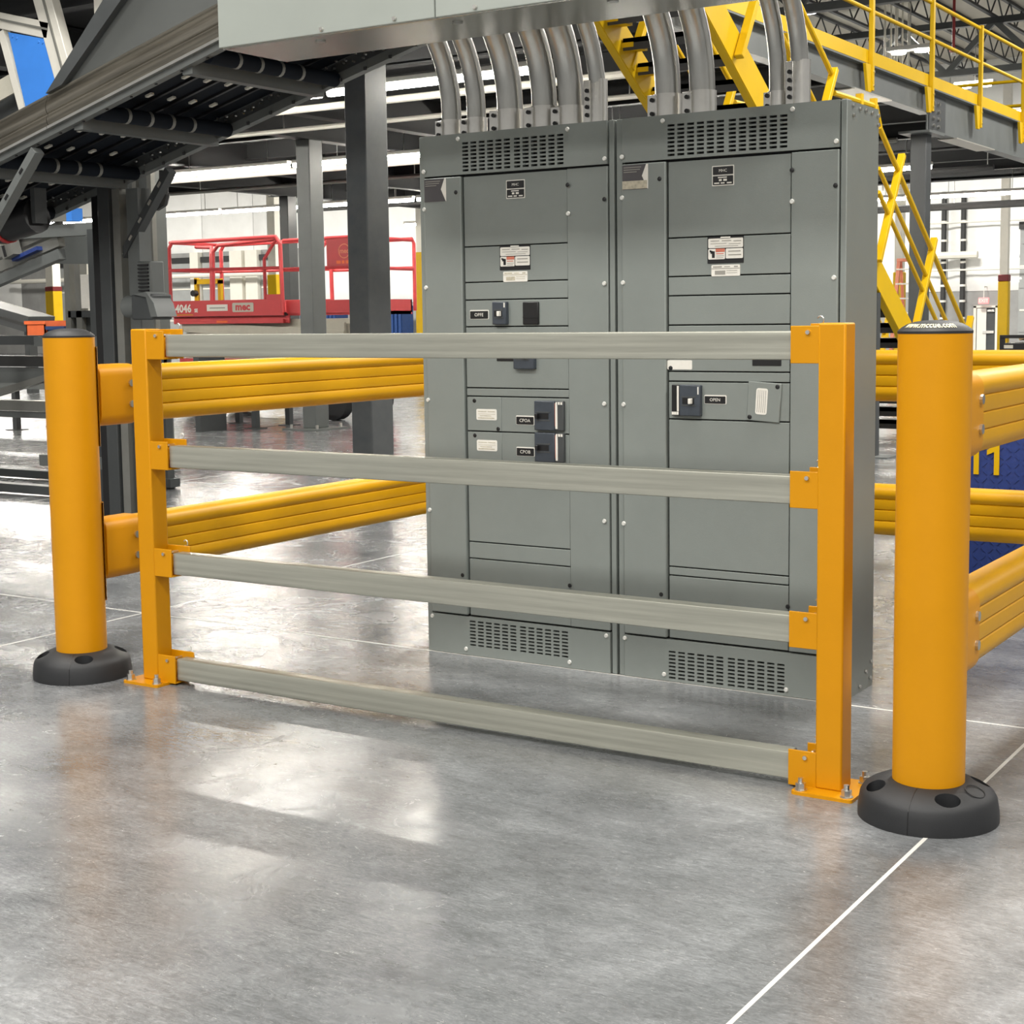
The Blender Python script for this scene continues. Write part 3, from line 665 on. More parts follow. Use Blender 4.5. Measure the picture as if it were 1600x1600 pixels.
for i, (x, r, cp) in enumerate([(-3.955, .044, .09), (-3.821, .042, .09), (-3.644, .057, .11), (-3.469, .055, .11), (-3.335, .056, .10), (-3.205, .035, .20)]):
    conduit(x, r, 'bent galvanised conduit, %s from the left over the left cabinet' % names[i], couple=cp)
for i, (x, r, cp) in enumerate([(-2.878, .053, .11), (-2.723, .052, .11), (-2.397, .034, .08), (-2.304, .034, .19)]):
    conduit(x, r, 'bent galvanised conduit, %s from the left over the right cabinet' % names[i], couple=cp)

# ------------------------------------------------------------------ bollards and barrier rails
def bollard(x, y, lab, letter=None, visible=True):
    t = thing('bollard', lab, 'bollard', (x, y, 0))
    obj('post', MB().lathe([(.1055, .07), (.1055, 1.446), (.100, 1.4475)], x, y, 56), M['yellow'], t)
    cap = obj('end_cap', MB().lathe([(.1065, 1.440), (.1068, 1.447), (.104, 1.450), (.094, 1.4585), (.078, 1.4675), (.058, 1.4735), (.032, 1.477), (.0005, 1.478)], x, y, 56), M['black'], t)
    if letter:
        a0 = math.atan2(-y, -x)
        prof = [(.104, 1.450), (.094, 1.4585), (.078, 1.4675), (.058, 1.4735), (.032, 1.477)]
        def zz(r):
            for (r1, z1), (r0, z0) in zip(prof[:-1], prof[1:]):
                if r0 <= r <= r1: return z0+(z1-z0)*(r-r0)/(r1-r0)
            return 1.450
        def fn(a, b):
            rr = .086-b*1.6; th = a0+a/.086-.22
            return (x+rr*math.cos(th), y+rr*math.sin(th), zz(rr)+.0016)
        text('lettering', letter, .022, fn, M['gold'], cap, .0004)
    # base cover with four bolt recesses cut in
    prof = [(.1055, .114), (.118, .1145), (.148, .106), (.176, .093), (.191, .082), (.199, .068), (.203, .045), (.206, .02), (.206, .0), (.1055, .0)]
    mb = MB().lathe(prof+[prof[0]], x, y, 72)
    base = obj('base_cover', mb, M['black'], t)
    mc_ = MB()
    for k in range(4):
        a = math.atan2(-y, -x)+R(20+90*k) if letter else math.atan2(-y, -x)+R(2+90*k)
        cx, cy = x+.160*math.cos(a), y+.160*math.sin(a)
        pts = [(cx+.027*math.cos(q)*math.cos(a)-.038*math.sin(q)*math.sin(a), cy+.027*math.cos(q)*math.sin(a)+.038*math.sin(q)*math.cos(a)) for q in [2*math.pi*i/20 for i in range(20)]]
        mc_.zprism(pts, .03, .2)
    cut = obj('cutter', mc_, M['blackp'], t, smooth=False)
    bo = base.modifiers.new('cut', 'BOOLEAN'); bo.object = cut; bo.operation = 'DIFFERENCE'; bo.solver = 'EXACT'
    dg = bpy.context.evaluated_depsgraph_get(); me = bpy.data.meshes.new_from_object(base.evaluated_get(dg))
    base.modifiers.clear(); old = base.data; base.data = me; bpy.data.meshes.remove(old)
    me.materials.clear(); me.materials.append(M['black'])
    for p in me.polygons: p.use_smooth = True; p.material_index = 0
    me.set_sharp_from_angle(angle=R(32))
    bpy.data.objects.remove(cut)
    for k in range(4):
        a = math.atan2(-y, -x)+R(20+90*k) if letter else math.atan2(-y, -x)+R(2+90*k)
        cx, cy = x+.160*math.cos(a), y+.160*math.sin(a)
        obj('recess_floor', MB().tube([(cx, cy, .031), (cx, cy, .036)], .022, 12), M['blackp'], t)
    for dth in (R(-16), R(164)):
        a = math.atan2(-y, -x)+dth; c_, s_ = math.cos(a), math.sin(a); q = .0012
        poly = [(r_+.0008, z_+.0008) for r_, z_ in prof[:-1]]+[(.12, 0), (.12, .10)]
        obj('seam', MB().prism([(r_, z_) for r_, z_ in poly], lambda A, B, T: (x+A*c_-T*s_, y+A*s_+T*c_, B), -q, q), M['blackp'], t, smooth=False)
    if letter:
        a = math.atan2(-y, -x)+R(62); px, py = x+.150*math.cos(a), y+.150*math.sin(a)
        ring = [(px+.026*math.cos(q)*math.cos(a)-.034*math.sin(q)*math.sin(a), py+.026*math.cos(q)*math.sin(a)+.034*math.sin(q)*math.cos(a),
                 .1045-.45*(.026*math.cos(q))+.001) for q in [2*math.pi*i/24 for i in range(25)]]
        obj('embossed_oval', MB().tube(ring, .0016, 5, caps=False), M['black'], t)
    return t
BL, BR = (-5.0214, 4.4147), (-1.3558, 4.4074)
bollard(*BL, 'left yellow bollard with black domed cap and black base')
bollard(*BR, 'right yellow bollard with web address lettered on its black cap', 'www.mccue.com')
bollard(-5.0214, 7.3, 'yellow corner bollard at the far end of the left barrier, behind the cabinets')
bollard(-1.3558, 7.3, 'yellow corner bollard at the far end of the right barrier')
def rail_profile():
    pts = [(0, .252), (.028, .250), (.050, .240), (.064, .222), (.066, .204), (.060, .187), (.054, .182), (.060, .178), (.063, .155), (.060, .134), (.054, .129),
           (.060, .125), (.063, .102), (.060, .080), (.054, .075), (.060, .071), (.066, .052), (.064, .032), (.050, .012), (.028, .002), (0, 0)]
    return pts+[(-a, b) for a, b in reversed(pts[1:-1])]
def sleeve_profile():
    return rrect(-.078, .078, -.004, .258, .05, 5)
def barrier(axis, fixed, s0, s1, z, lab, ends, sl_=.24):
    """axis 'y': runs along Y at x = fixed; 'x': along X at y = fixed"""
    fn = (lambda a, b, t: (fixed+a, t, z+b)) if axis == 'y' else (lambda a, b, t: (t, fixed+a, z+b))
    c = (fixed, (s0+s1)/2, z) if axis == 'y' else ((s0+s1)/2, fixed, z)
    t = thing('barrier_rail', lab, 'barrier', c, 'ribbed yellow barrier rails')
    obj('ribbed_beam', MB().prism(rail_profile(), fn, s0+.20, s1-.20), M['yellow2'], t)
    for s, sg in ((s0, 1), (s1, -1)):
        if (s == s0 and 0 in ends) or (s == s1 and 1 in ends):
            br = obj('end_bracket', MB().prism(sleeve_profile(), fn, s+sg*.095, s+sg*sl_), M['yellow'], t, bevel=.003)
            for side in (-1, 1):
                for b in (.085, .175):
                    p0, p1 = Vector(fn(side*.077, b, s+sg*(sl_-.035))), Vector(fn(side*.087, b, s+sg*(sl_-.035)))
                    obj('bracket_bolt', MB().tube([p0, p1], .0155, 10), M['steel'], br)
            cx, cy = (fixed, s) if axis == 'y' else (s, fixed)
            mid = (math.pi/2 if sg > 0 else -math.pi/2) if axis == 'y' else (0 if sg > 0 else math.pi)
            prof = [(.1075, z-.085), (.1125, z-.085), (.1135, z+.335), (.1075, z+.335), (.1075, z-.085)]
            obj('saddle_plate', MB().lathe(prof, cx, cy, 14, mid-R(52), mid+R(52)), M['yellow'], t)
for z, nm in ((1.064, 'upper'), (.404, 'lower')):
    barrier('y', BL[0], BL[1], 7.3, z, '%s ribbed yellow rail running back from the left bollard' % nm, (0, 1), .30)
    barrier('y', BR[0], BR[1], 7.3, z, '%s ribbed yellow rail running back from the right bollard' % nm, (0, 1))
    barrier('x', 7.3, BL[0], BR[0], z, '%s ribbed yellow rail across the back, behind the cabinets' % nm, (0, 1))

# ------------------------------------------------------------------ lift-out gate
GY = 4.459
def gate_post(x0, inner, lab):
    x1 = x0+.088; xc = (x0+x1)/2
    t = thing('gate_post', lab, 'post', (xc, GY+.04, 0), 'square posts of the lift-out gate')
    obj('tube', MB().box(x0, x1, GY, GY+.086, .010, 1.472), M['yellow'], t, bevel=.006)
    obj('base_plate', MB().zprism(rrect(xc-.10, xc+.10, GY-.065, GY+.15, .012, 3), 0, .011), M['yellow'], t, smooth=False)
    for sx in (-.075, .075):
        for sy in (GY-.04, GY+.125):
            bo = obj('anchor_bolt', MB().tube([(xc+sx, sy, .011), (xc+sx, sy, .05)], .009, 8), M['steel'], t)
            obj('nut', MB().tube([(xc+sx, sy, .014), (xc+sx, sy, .034)], .0165, 6), M['steel'], bo)
            obj('washer', MB().tube([(xc+sx, sy, .0105), (xc+sx, sy, .014)], .021, 12), M['steel'], bo)
    a, b = (x1-.004, x1+.094) if inner > 0 else (x0-.092, x0+.004)
    for zt in (1.464, 1.013, .569, .123):
        z0 = zt-.116
        br = obj('hook_bracket', MB().box(a, b, GY+.004, GY+.011, z0, zt).box(a, b, GY+.011, GY+.088, z0, z0+.007), M['yellow'], t, bevel=.002)
        e = .03 if inner > 0 else 0
        obj('back_plate', MB().box(a+(0 if inner > 0 else .034), b+e, GY+.082, GY+.089, z0+.002, zt+.006), M['yellow'], br, bevel=.002)
        px = (a+b)/2+.01
        obj('lock_pin', MB().tube([(px, GY-.004, zt-.020), (px, GY+.098, zt-.020)], .007, 8), M['steel'], br)
        hk = [(px+.004+.011*math.cos(q)+.03*(1 if inner > 0 else 0), GY+.096, zt+.016+.013*math.sin(q)) for q in [R(-120+30*i) for i in range(10)]]
        obj('pin_ring', MB().tube(hk, .0022, 6), M['steel'], br)
    return t
gate_post(-4.704, 1, 'left square yellow gate post beside the left bollard')
gate_post(-1.733, -1, 'right square yellow gate post beside the right bollard')
for i, (zt, nm) in enumerate(((1.448, 'top'), (.996, 'second'), (.553, 'third'), (.110, 'lowest'))):
    prof = []
    def edge(zs):
        return [(GY+.017+d, zt-.09+z) for z, d in zs]
    front = edge([(.0, .006), (.003, .0015), (.010, .0), (.020, .0), (.027, .0014), (.033, 0), (.042, .0008), (.050, .0), (.057, .0014), (.063, 0), (.074, .0008), (.086, .0), (.0885, .001), (.090, .004)])
    back = [(2*GY+.094-y, z) for y, z in reversed(front)]
    t = thing('gate_rail', 'brushed steel lift-out gate rail, %s of the four' % nm, 'rail', (-3.17, GY+.05, zt-.09), 'lift-out rails of the gate')
    obj('rail_tube', MB().xprism(front+back, -4.522, -1.826), M['galvx'], t)
    for xa, xb in ((-4.524, -4.519), (-1.829, -1.824)):
        obj('end_stop', MB().box(xa, xb, GY+.02, GY+.074, zt-.088, zt-.003), M['pipe'], t, smooth=False)

# ------------------------------------------------------------------ inclined conveyor overhead
cv = thing('inclined_conveyor', 'overhead inclined belt conveyor with aluminium side rail and dark underside', 'conveyor', (-7, 6.9, 2.5))
SLP = .265
def cz(x): return 2.508+SLP*(x+7.706)
def along(y0, y1, zo0, zo1, xa=-9.6, xb=-4.55):
    return MB().prism([(xa, cz(xa)+zo0), (xb, cz(xb)+zo0), (xb, cz(xb)+zo1), (xa, cz(xa)+zo1)], lambda a, b, t: (a, t, b), y0, y1)
for xa, xb in ((-9.6, -7.262), (-7.258, -4.55)):
    rp_ = [(6.34, .03), (6.302, .034), (6.288, .052), (6.284, .070), (6.288, .088), (6.298, .096), (6.298, .104), (6.288, .112), (6.282, .135), (6.284, .16), (6.294, .185), (6.302, .20), (6.296, .206), (6.296, .215), (6.34, .215)]
    sr = obj('side_rail', MB().prism(rp_, lambda a, b, t: (t, a, cz(t)+b), xa, xb), M['rail'], cv)
    obj('rail_lip', along(6.284, 6.31, .016, .032, xa, xb), M['steel'], sr, smooth=False)
obj('lower_flange', along(6.31, 6.36, -.022, .03), M['mgrey'], cv, smooth=False)
obj('far_flange', along(7.46, 7.52, -.024, .03), M['mgrey'], cv, smooth=False)
obj('far_rail', along(7.47, 7.52, .02, .20), M['dgrey'], cv, smooth=False)
obj('belt_pan', along(6.36, 7.46, .10, .13), M['belt'], cv, smooth=False)
for y in (6.56, 6.74, 6.92, 7.10, 7.28): obj('belt_strip', along(y-.012, y+.012, .085, .10), M['blackp'], cv, smooth=False)
mb = MB(); x = -9.5
while x < -4.6:
    for y in (6.65, 6.83, 7.01, 7.19): mb.bar((x, y, cz(x)+.083), (x+.05, y, cz(x+.05)+.083), .026, .012)
    x += .30
o = obj('belt_clips', mb, M['aluw'], cv, smooth=False, kind='stuff')
for x in (-8.75, -7.90, -7.05, -6.16, -5.3):
    obj('cross_member', MB().bar((x, 6.34, cz(x)-.02), (x, 7.48, cz(x)-.02), .075, .07), M['mgrey'], cv, smooth=False)
    r_ = obj('roller', MB().tube([(x+.14, 6.36, cz(x+.14)+.0), (x+.14, 7.46, cz(x+.14)+.0)], .045, 14), M['belt'], cv)
    for y in (6.58, 6.76, 6.94, 7.12):
        obj('roller_collar', MB().tube([(x+.14, y-.012, cz(x+.14)), (x+.14, y+.012, cz(x+.14))], .047, 14), M['alud'], r_)
mb = MB(); x = -9.4
while x < -4.6:
    for k in range(2):
        zz_ = cz(x)+.03+.05*random.random(); mb.tube([(x+.02*k, 7.38+.05*k, zz_), (x+.02*k, 7.395+.05*k, zz_)], .007, 6)
    x += .075
obj('chain_pins', mb, M['steel'], cv, smooth=False, kind='stuff')
for i in range(24):
    x = -9.2+i*.19; obj('flange_bolt', MB().tube([(x, 7.452, cz(x)-.01), (x, 7.455, cz(x)-.03)], .010, 6), M['blackp'], cv)
for i in range(22):
    x = -9.0+i*.2; obj('flange_bolt', MB().tube([(x, 6.335, cz(x)-.01), (x, 6.335, cz(x)-.028)], .009, 6), M['blackp'], cv)
hd = obj('side_guard', MB().yprism([(-7.16, cz(-7.16)+.215), (-4.55, cz(-4.55)+.215), (-4.55, 4.0), (-5.9, 4.0)], 6.315, 6.33), M['hood'], cv, smooth=False)
obj('guard_edge', MB().yprism([(-7.24, cz(-7.24)+.213), (-7.10, cz(-7.10)+.215), (-6.42, 3.44), (-5.75, 4.05), (-5.95, 4.05)], 6.27, 6.318), M['dgrey'], hd, smooth=False)
# struts, post and underslung drive
def strut(p, q, lab, m):
    t = thing('diagonal_brace', lab, 'brace', p)
    d = (Vector(q)-Vector(p)).normalized()
    obj('channel', MB().bar(p, q, .05, .07, (0, 1, 0)), M[m], t, smooth=False)
    L = (Vector(q)-Vector(p)).length
    for k in range(6):
        c = Vector(p)+d*L*(.12+.15*k)
        obj('slot', MB().bar(c-d*.02+Vector((.0, -.037, 0)), c+d*.02+Vector((.0, -.037, 0)), .016, .006, (0, 1, 0)), M['blackp'] if m != 'dgrey' else M['alu'], t, smooth=False)
    return t
strut((-7.40, 6.33, 2.53), (-8.35, 6.33, 1.55), 'pale perforated strut under the near side of the overhead conveyor', 'mgrey')
strut((-7.46, 7.49, 2.50), (-8.10, 7.49, 1.74), 'dark perforated diagonal brace from the conveyor to its post', 'dgrey')
pt = thing('conveyor_post', 'dark steel post carrying the overhead conveyor, behind the left bollard', 'post', (-8.08, 7.5, 0))
obj('web', MB().box(-8.20, -8.10, 7.46, 7.60, .02, 2.36), M['blackp'], pt, smooth=False)
obj('flange', MB().box(-8.10, -7.99, 7.42, 7.62, .02, 2.42), M['dgrey'], pt, bevel=.006)
obj('cross_tie', MB().box(-8.9, -8.10, 7.50, 7.56, 1.33, 1.40), M['mgrey'], pt, smooth=False)
obj('cross_tie', MB().box(-8.9, -8.10, 7.50, 7.56, .46, .54), M['mgrey'], pt, smooth=False)
obj('foot_plate', MB().box(-8.28, -7.9, 7.36, 7.68, 0, .02), M['mgrey'], pt, smooth=False)
obj('profile_leg', MB().box(-7.975, -7.905, 7.44, 7.52, 0, 2.40), M['alud'], pt, smooth=False)
obj('profile_leg', MB().box(-7.87, -7.76, 7.47, 7.58, 0, 2.40), M['mgrey'], pt, smooth=False)
ep = thing('elbow_pipe', 'short black pipe with elbow under the conveyor end', 'pipe', (-7.6, 7.62, 2.3))
obj('pipe', MB().tube([(-8.05, 7.62, 2.28), (-7.75, 7.62, 2.29), (-7.68, 7.62, 2.31), (-7.66, 7.62, 2.38), (-7.66, 7.62, 2.52)], .03, 10), M['pipe'], ep)
obj('elbow', MB().tube([(-7.74, 7.62, 2.29), (-7.68, 7.62, 2.31), (-7.66, 7.62, 2.37)], .042, 10), M['pipe'], ep)
gm = thing('gearmotor', 'dark grey gearmotor with finned housing bolted to the conveyor post', 'motor', (-7.62, 7.4, 1.5))
obj('gear_case', MB().box(-7.66, -7.46, 7.28, 7.46, 1.51, 1.68), M['dgrey'], gm, bevel=.012)
obj('cover_hood', MB().yprism([(-7.62, 1.68), (-7.50, 1.695), (-7.43, 1.62), (-7.40, 1.53), (-7.46, 1.53), (-7.50, 1.66)], 7.26, 7.44), M['mgrey'], gm)
obj('shaft_drum', MB().tube([(-7.77, 7.36, 1.60), (-7.66, 7.36, 1.60)], .075, 18), M['mgrey'], gm)
fh = obj('fin_housing', MB().box(-7.655, -7.525, 7.34, 7.46, 1.68, 1.90), M['mgrey'], gm, bevel=.008)
for k in range(8): obj('cooling_fin', MB().box(-7.635, -7.545, 7.325, 7.345, 1.70+k*.024, 1.711+k*.024), M['blackp'], fh, smooth=False)
obj('mount_arm', MB().box(-7.80, -7.64, 7.44, 7.50, 1.54, 1.62), M['mgrey'], gm, smooth=False)
dr = thing('roller_drive', 'black roller drive with red rings under the lower conveyor end', 'motor', (-8.9, 7.0, 2.0))
obj('drum', MB().tube([(-9.1, 6.9, 2.03), (-8.1, 6.9, 2.20)], .11, 14), M['blackp'], dr)
for x in (-8.62, -8.42): obj('red_ring', MB().tube([(x, 6.9, 2.11+(x+8.62)*.17), (x+.03, 6.9, 2.115+(x+8.62)*.17)], .116, 16), M['ringred'], dr)
obj('collar', MB().tube([(-8.53, 6.9, 2.125), (-8.47, 6.9, 2.135)], .114, 16), M['aluw'], dr)
obj('hanger_plate', MB().box(-9.1, -9.06, 6.85, 6.95, 2.0, 2.2), M['dgrey'], dr, smooth=False)
obj('hanger_plate', MB().box(-8.1, -8.06, 6.85, 6.95, 2.15, 2.38), M['dgrey'], dr, smooth=False)
# tall machine housing behind the post
th = thing('machine_housing', 'tall blue-grey aluminium framed machine housing behind the left gate post', 'machine', (-11.6, 11.5, 0))
obj('side_panel', MB().box(-11.86, -11.50, 11.24, 11.46, .10, 4.1), M['mgrey'], th, smooth=False)
for x in (-11.90, -11.68, -11.47): obj('profile', MB().box(x-.03, x+.03, 11.2, 11.26, .0, 4.1), M['alud'], th, smooth=False)
obj('foot_rail', MB().box(-11.93, -11.44, 11.19, 11.48, .0, .10), M['dgrey'], th, smooth=False)
obj('notice_sheet', MB().box(-11.64, -11.54, 11.19, 11.196, 1.40, 1.95), M['white'], th, smooth=False)

sc_ = thing('control_stand', 'slim grey profile stand with a white face plate left of the dark conveyor post', 'machine', (-10.65, 9.55, 0))
for x in (-10.80, -10.66, -10.42): obj('profile', MB().box(x-.035, x+.035, 9.5, 9.58, 0, 2.3), M['alud'], sc_, smooth=False)
obj('backing', MB().box(-10.80, -10.42, 9.55, 9.60, .05, 1.55), M['dgrey'], sc_, smooth=False)
obj('face_plate', MB().box(-10.60, -10.475, 9.48, 9.50, 1.62, 1.92), M['white'], sc_, smooth=False)
obj('cross_tie', MB().box(-10.80, -10.42, 9.50, 9.58, 1.54, 1.60), M['dgrey'], sc_, smooth=False)

# aluminium sorter frame with blue panel, top left
sf = thing('sorter_frame', 'white aluminium sorter frame leaning with the conveyor at top left', 'frame', (-10, 8.6, 2.6))
def incl(x, z0, z1, wd, y=8.6, k=.265):
    return MB().bar((x, y, z0), (x-k*(z1-z0)*.0-.33*(z1-z0), y, z1), wd, .09, (0, 1, 0))
obj('upright', incl(-9.62, 3.3, 4.3, .20), M['aluw'], sf, bevel=.006)
obj('upright_slot', MB().bar((-9.60, 8.55, 3.3), (-9.93, 8.55, 4.3), .02, .012, (0, 1, 0)), M['alud'], sf, smooth=False)
obj('cross_beam', MB().bar((-10.7, 8.6, 4.04), (-9.82, 8.6, 3.82), .13, .09, (0, 1, 0)), M['aluw'], sf, bevel=.006)
obj('cross_beam_slot', MB().bar((-10.7, 8.55, 4.05), (-9.82, 8.55, 3.83), .016, .012, (0, 1, 0)), M['alud'], sf, smooth=False)
obj('panel_upright', MB().bar((-10.14, 8.6, 3.1), (-10.40, 8.6, 3.88), .07, .07, (0, 1, 0)), M['aluw'], sf, smooth=False)
bp_ = obj('blue_panel', MB().yprism([(-10.30, 3.86), (-9.84, 3.755), (-9.60, 3.0), (-10.08, 3.06)], 8.56, 8.575), M['blue'], sf, smooth=False)
for x, z in ((-10.25, 3.82), (-9.89, 3.735), (-10.20, 3.80), (-9.94, 3.745)): obj('panel_rivet', MB().add(*_dome(x, z, 8.56, .012, .005)), M['blue'], bp_)
obj('side_upright', MB().box(-9.31, -9.22, 8.58, 8.67, 2.7, 4.37), M['aluw'], sf, smooth=False)
obj('side_upright', MB().box(-9.15, -9.10, 8.6, 8.66, 2.7, 4.37), M['aluw'], sf, smooth=False)
obj('frame_leg', MB().box(-9.32, -9.22, 8.62, 8.70, 0, 2.7), M['alud'], sf, smooth=False)
obj('brush_strip', MB().bar((-10.75, 8.62, 3.35), (-10.2, 8.62, 3.5), .16, .02, (0, 1, 0)), M['cream'], sf, smooth=False)
obj('inner_housing', MB().box(-10.75, -10.25, 8.75, 9.2, 2.9, 3.5), M['dgrey'], sf, smooth=False)

# lower sorter frame, mid left
lf = thing('chute_frame', 'grey profile frame of a lower chute at the left edge', 'frame', (-9.8, 8.2, 0))
obj('top_tube', MB().box(-10.6, -8.97, 8.18, 8.26, 2.16, 2.25), M['mgrey'], lf, smooth=False)
obj('top_profile', MB().bar((-10.6, 8.2, 2.36), (-9.24, 8.2, 2.32), .10, .09, (0, 1, 0)), M['alud'], lf, smooth=False)
obj('blue_end_cap', MB().box(-9.24, -9.18, 8.15, 8.26, 2.27, 2.37), M['blue'], lf, smooth=False)
obj('slanted_post', MB().bar((-9.86, 8.14, 2.02), (-9.95, 8.14, 2.3), .13, .09, (0, 1, 0)), M['alud'], lf, smooth=False)
obj('slanted_post_slot', MB().bar((-9.86, 8.07, 2.02), (-9.95, 8.07, 2.3), .02, .012, (0, 1, 0)), M['blackp'], lf, smooth=False)
obj('chute_plate', MB().bar((-10.3, 8.5, 2.10), (-9.20, 8.5, 2.06), .22, .02, (0, 1, 0)), M['mgrey'], lf, smooth=False)
for dz, mm in ((0, 'alud'), (.11, 'alud'), (-.10, 'mgrey')):
    obj('incline_profile', MB().bar((-10.6, 8.25, 1.83+dz), (-9.42, 8.25, 2.13+dz), .08, .07, (0, 1, 0)), M[mm], lf, smooth=False)
obj('blue_wedge', MB().bar((-9.90, 8.19, 2.0), (-9.60, 8.19, 2.08), .03, .06, (0, 1, 0)), M['bluep'], lf, smooth=False)
obj('frame_leg', MB().box(-10.62, -10.50, 8.15, 8.27, 0, 2.3), M['mgrey'], lf, smooth=False)
obj('frame_leg', MB().box(-9.02, -8.92, 8.15, 8.27, 0, 2.2), M['dgrey'], lf, smooth=False)

# low conveyor stand at the left edge
ls = thing('conveyor_stand', 'grey trestle conveyor stand with black top beam left of the left bollard', 'conveyor', (-11, 9.2, 0))
obj('top_beam', MB().box(-14.5, -9.85, 8.84, 8.96, 1.125, 1.215), M['pipe'], ls, smooth=False)
obj('upper_rail', MB().box(-14.5, -9.85, 8.90, 8.98, 1.31, 1.39), M['dgrey'], ls, smooth=False)
obj('side_plate', MB().box(-14.5, -9.85, 8.86, 8.90, .98, 1.115), M['mgrey'], ls, smooth=False)
obj('diagonal', MB().bar((-11.3, 8.88, .83), (-10.1, 8.88, 1.09), .055, .08, (0, 1, 0)), M['alud'], ls, smooth=False)
obj('middle_rail', MB().box(-14.5, -9.85, 8.84, 8.95, .74, .83), M['alud'], ls, smooth=False)
obj('middle_rail', MB().box(-14.5, -9.85, 8.86, 8.95, .68, .73), M['mgrey'], ls, smooth=False)
for y in (8.84, 9.75):
    obj('floor_rail', MB().box(-14.5, -9.85, y, y+.12, .02, .095), M['dgrey'], ls, smooth=False)
for x in (-13.9, -9.95):
    for y in (8.86, 9.78): obj('leg', MB().box(x-.04, x+.04, y, y+.08, 0, 1.2), M['dgrey'], ls, smooth=False)
obj('cross_tie', MB().box(-9.99, -9.91, 8.9, 9.82, 1.1, 1.18).box(-13.94, -13.86, 8.9, 9.82, 1.1, 1.18), M['dgrey'], ls, smooth=False)
# far stand legs seen under the barrier and at left
def low_stand(x0, x1, y, zt, lab, legs):
    t = thing('roller_stand', lab, 'stand', ((x0+x1)/2, y, 0))
    obj('bed', MB().box(x0, x1, y, y+.8, zt-.14, zt), M['mgrey'], t, smooth=False)
    for x in legs:
        for yy in (y+.02, y+.72):
            l_ = obj('leg', MB().box(x-.04, x+.04, yy, yy+.08, 0.01, zt-.14), M['dgrey'], t, smooth=False)
            obj('foot', MB().box(x-.12, x+.12, yy-.06, yy+.14, 0, .012), M['dgrey'], l_, smooth=False)
low_stand(-15.6, -13.95, 15.75, .75, 'low grey roller stand behind the yellow rail and below the red lift', (-15.25, -14.3))
low_stand(-20, -16.6, 14.2, .72, 'low grey roller stand far left beyond the trestle', (-19, -17.35))
t = thing('incline_bed', 'dark sloping conveyor bed in the distance above the trestle', 'conveyor', (-30, 22, 0))
obj('bed', MB().bar((-30, 22, 2.30), (-25.85, 22, 1.45), .34, .7, (0, 1, 0)), M['dgrey'], t, smooth=False)
obj('bed_groove', MB().bar((-30, 21.64, 2.28), (-25.85, 21.64, 1.43), .06, .02, (0, 1, 0)), M['pipe'], t, smooth=False)
for x in (-29.6, -26.2): obj('leg', MB().box(x-.08, x+.08, 21.9, 22.1, 0, 2.1 if x < -28 else 1.45), M['dgrey'], t, smooth=False)
def crate(x0, x1, y, z0, z1, m, lab, nm='storage_bin', cat='bin'):
    t = thing(nm, lab, cat, ((x0+x1)/2, y, z0))
    obj('shell', MB().box(x0, x1, y, y+.02, z0, z1).box(x0, x1, y+.48, y+.5, z0, z1).box(x0, x0+.02, y, y+.5, z0, z1).box(x1-.02, x1, y, y+.5, z0, z1).box(x0, x1, y, y+.5, z0, z0+.02), M[m], t, smooth=False)
    obj('rim', MB().box(x0-.02, x1+.02, y-.02, y, z1-.05, z1).box(x0-.02, x1+.02, y+.5, y+.52, z1-.05, z1), M[m], t, smooth=False)
tb = thing('low_bench', 'long dark low bench beyond the trestle holding bins and cartons', 'bench', (-16, 14, 0))
obj('bench_top', MB().box(-20, -14.4, 14.9, 15.6, 1.18, 1.24), M['dgrey'], tb, smooth=False)
for x in (-19.8, -14.6): obj('leg', MB().box(x-.05, x+.05, 15.0, 15.5, 0, 1.18), M['dgrey'], tb, smooth=False)
crate(-17.95, -17.55, 15.0, 1.24, 1.52, 'orange', 'orange plastic bin on the low bench left of the bollard')
crate(-17.5, -17.15, 15.0, 1.24, 1.44, 'bluer', 'dark blue plastic bin on the low bench by the orange one')
for x0, x1, m_, lab in ((-11.0+.55, -10.23, 'card', 'small flat cardboard carton on the trestle shelf'), (-10.2, -10.0, 'yellow3', 'small yellow carton on the trestle shelf beside the cardboard one')):
    t = thing('carton', lab, 'box', ((x0+x1)/2, 9.0, 1.215)); obj('carton_body', MB().box(x0, x1, 8.99, 9.2, 1.215, 1.29), M[m_], t, smooth=False)
    obj('tape_strip', MB().box(x0, x1, 9.08, 9.11, 1.289, 1.292), M['cream'], t, smooth=False)

# ------------------------------------------------------------------ scissor lift
sl = thing('scissor_lift', 'red scissor lift with tubular guardrails and model number on its side', 'lift', (-15.6, 18.2, 0))
LX0, LX1, LXE, LY0, LY1 = -17.56, -15.22, -13.65, 17.5, 18.7
def rtube(name, pts, r=.028): return obj(name, MB().tube(pts, r, 8), M['redlift'], sl)
obj('platform_side', MB().box(LX0, LX1, LY0, LY0+.03, 1.555, 1.80), M['redlift'], sl, smooth=False)
obj('platform_side', MB().box(LX0, LX1, LY1-.03, LY1, 1.555, 1.80), M['redlift'], sl, smooth=False)
obj('platform_end', MB().box(LX0, LX0+.03, LY0, LY1, 1.555, 1.80), M['redlift'], sl, smooth=False)
obj('platform_deck', MB().box(LX0, LX1, LY0+.03, LY1-.03, 1.55, 1.60), M['dgrey'], sl, smooth=False)
obj('lower_channel', MB().box(LX0+.12, LX1-.02, LY0+.02, LY0+.06, 1.44, 1.50).box(LX0, LX1+.05, LY0+.08, LY0+.1, 1.44, 1.555), M['redlift'], sl, smooth=False)
obj('step_plate', MB().box(LX1-.32, LX1, LY0-.01, LY0+.02, 1.79, 1.87), M['redlift'], sl, smooth=False)
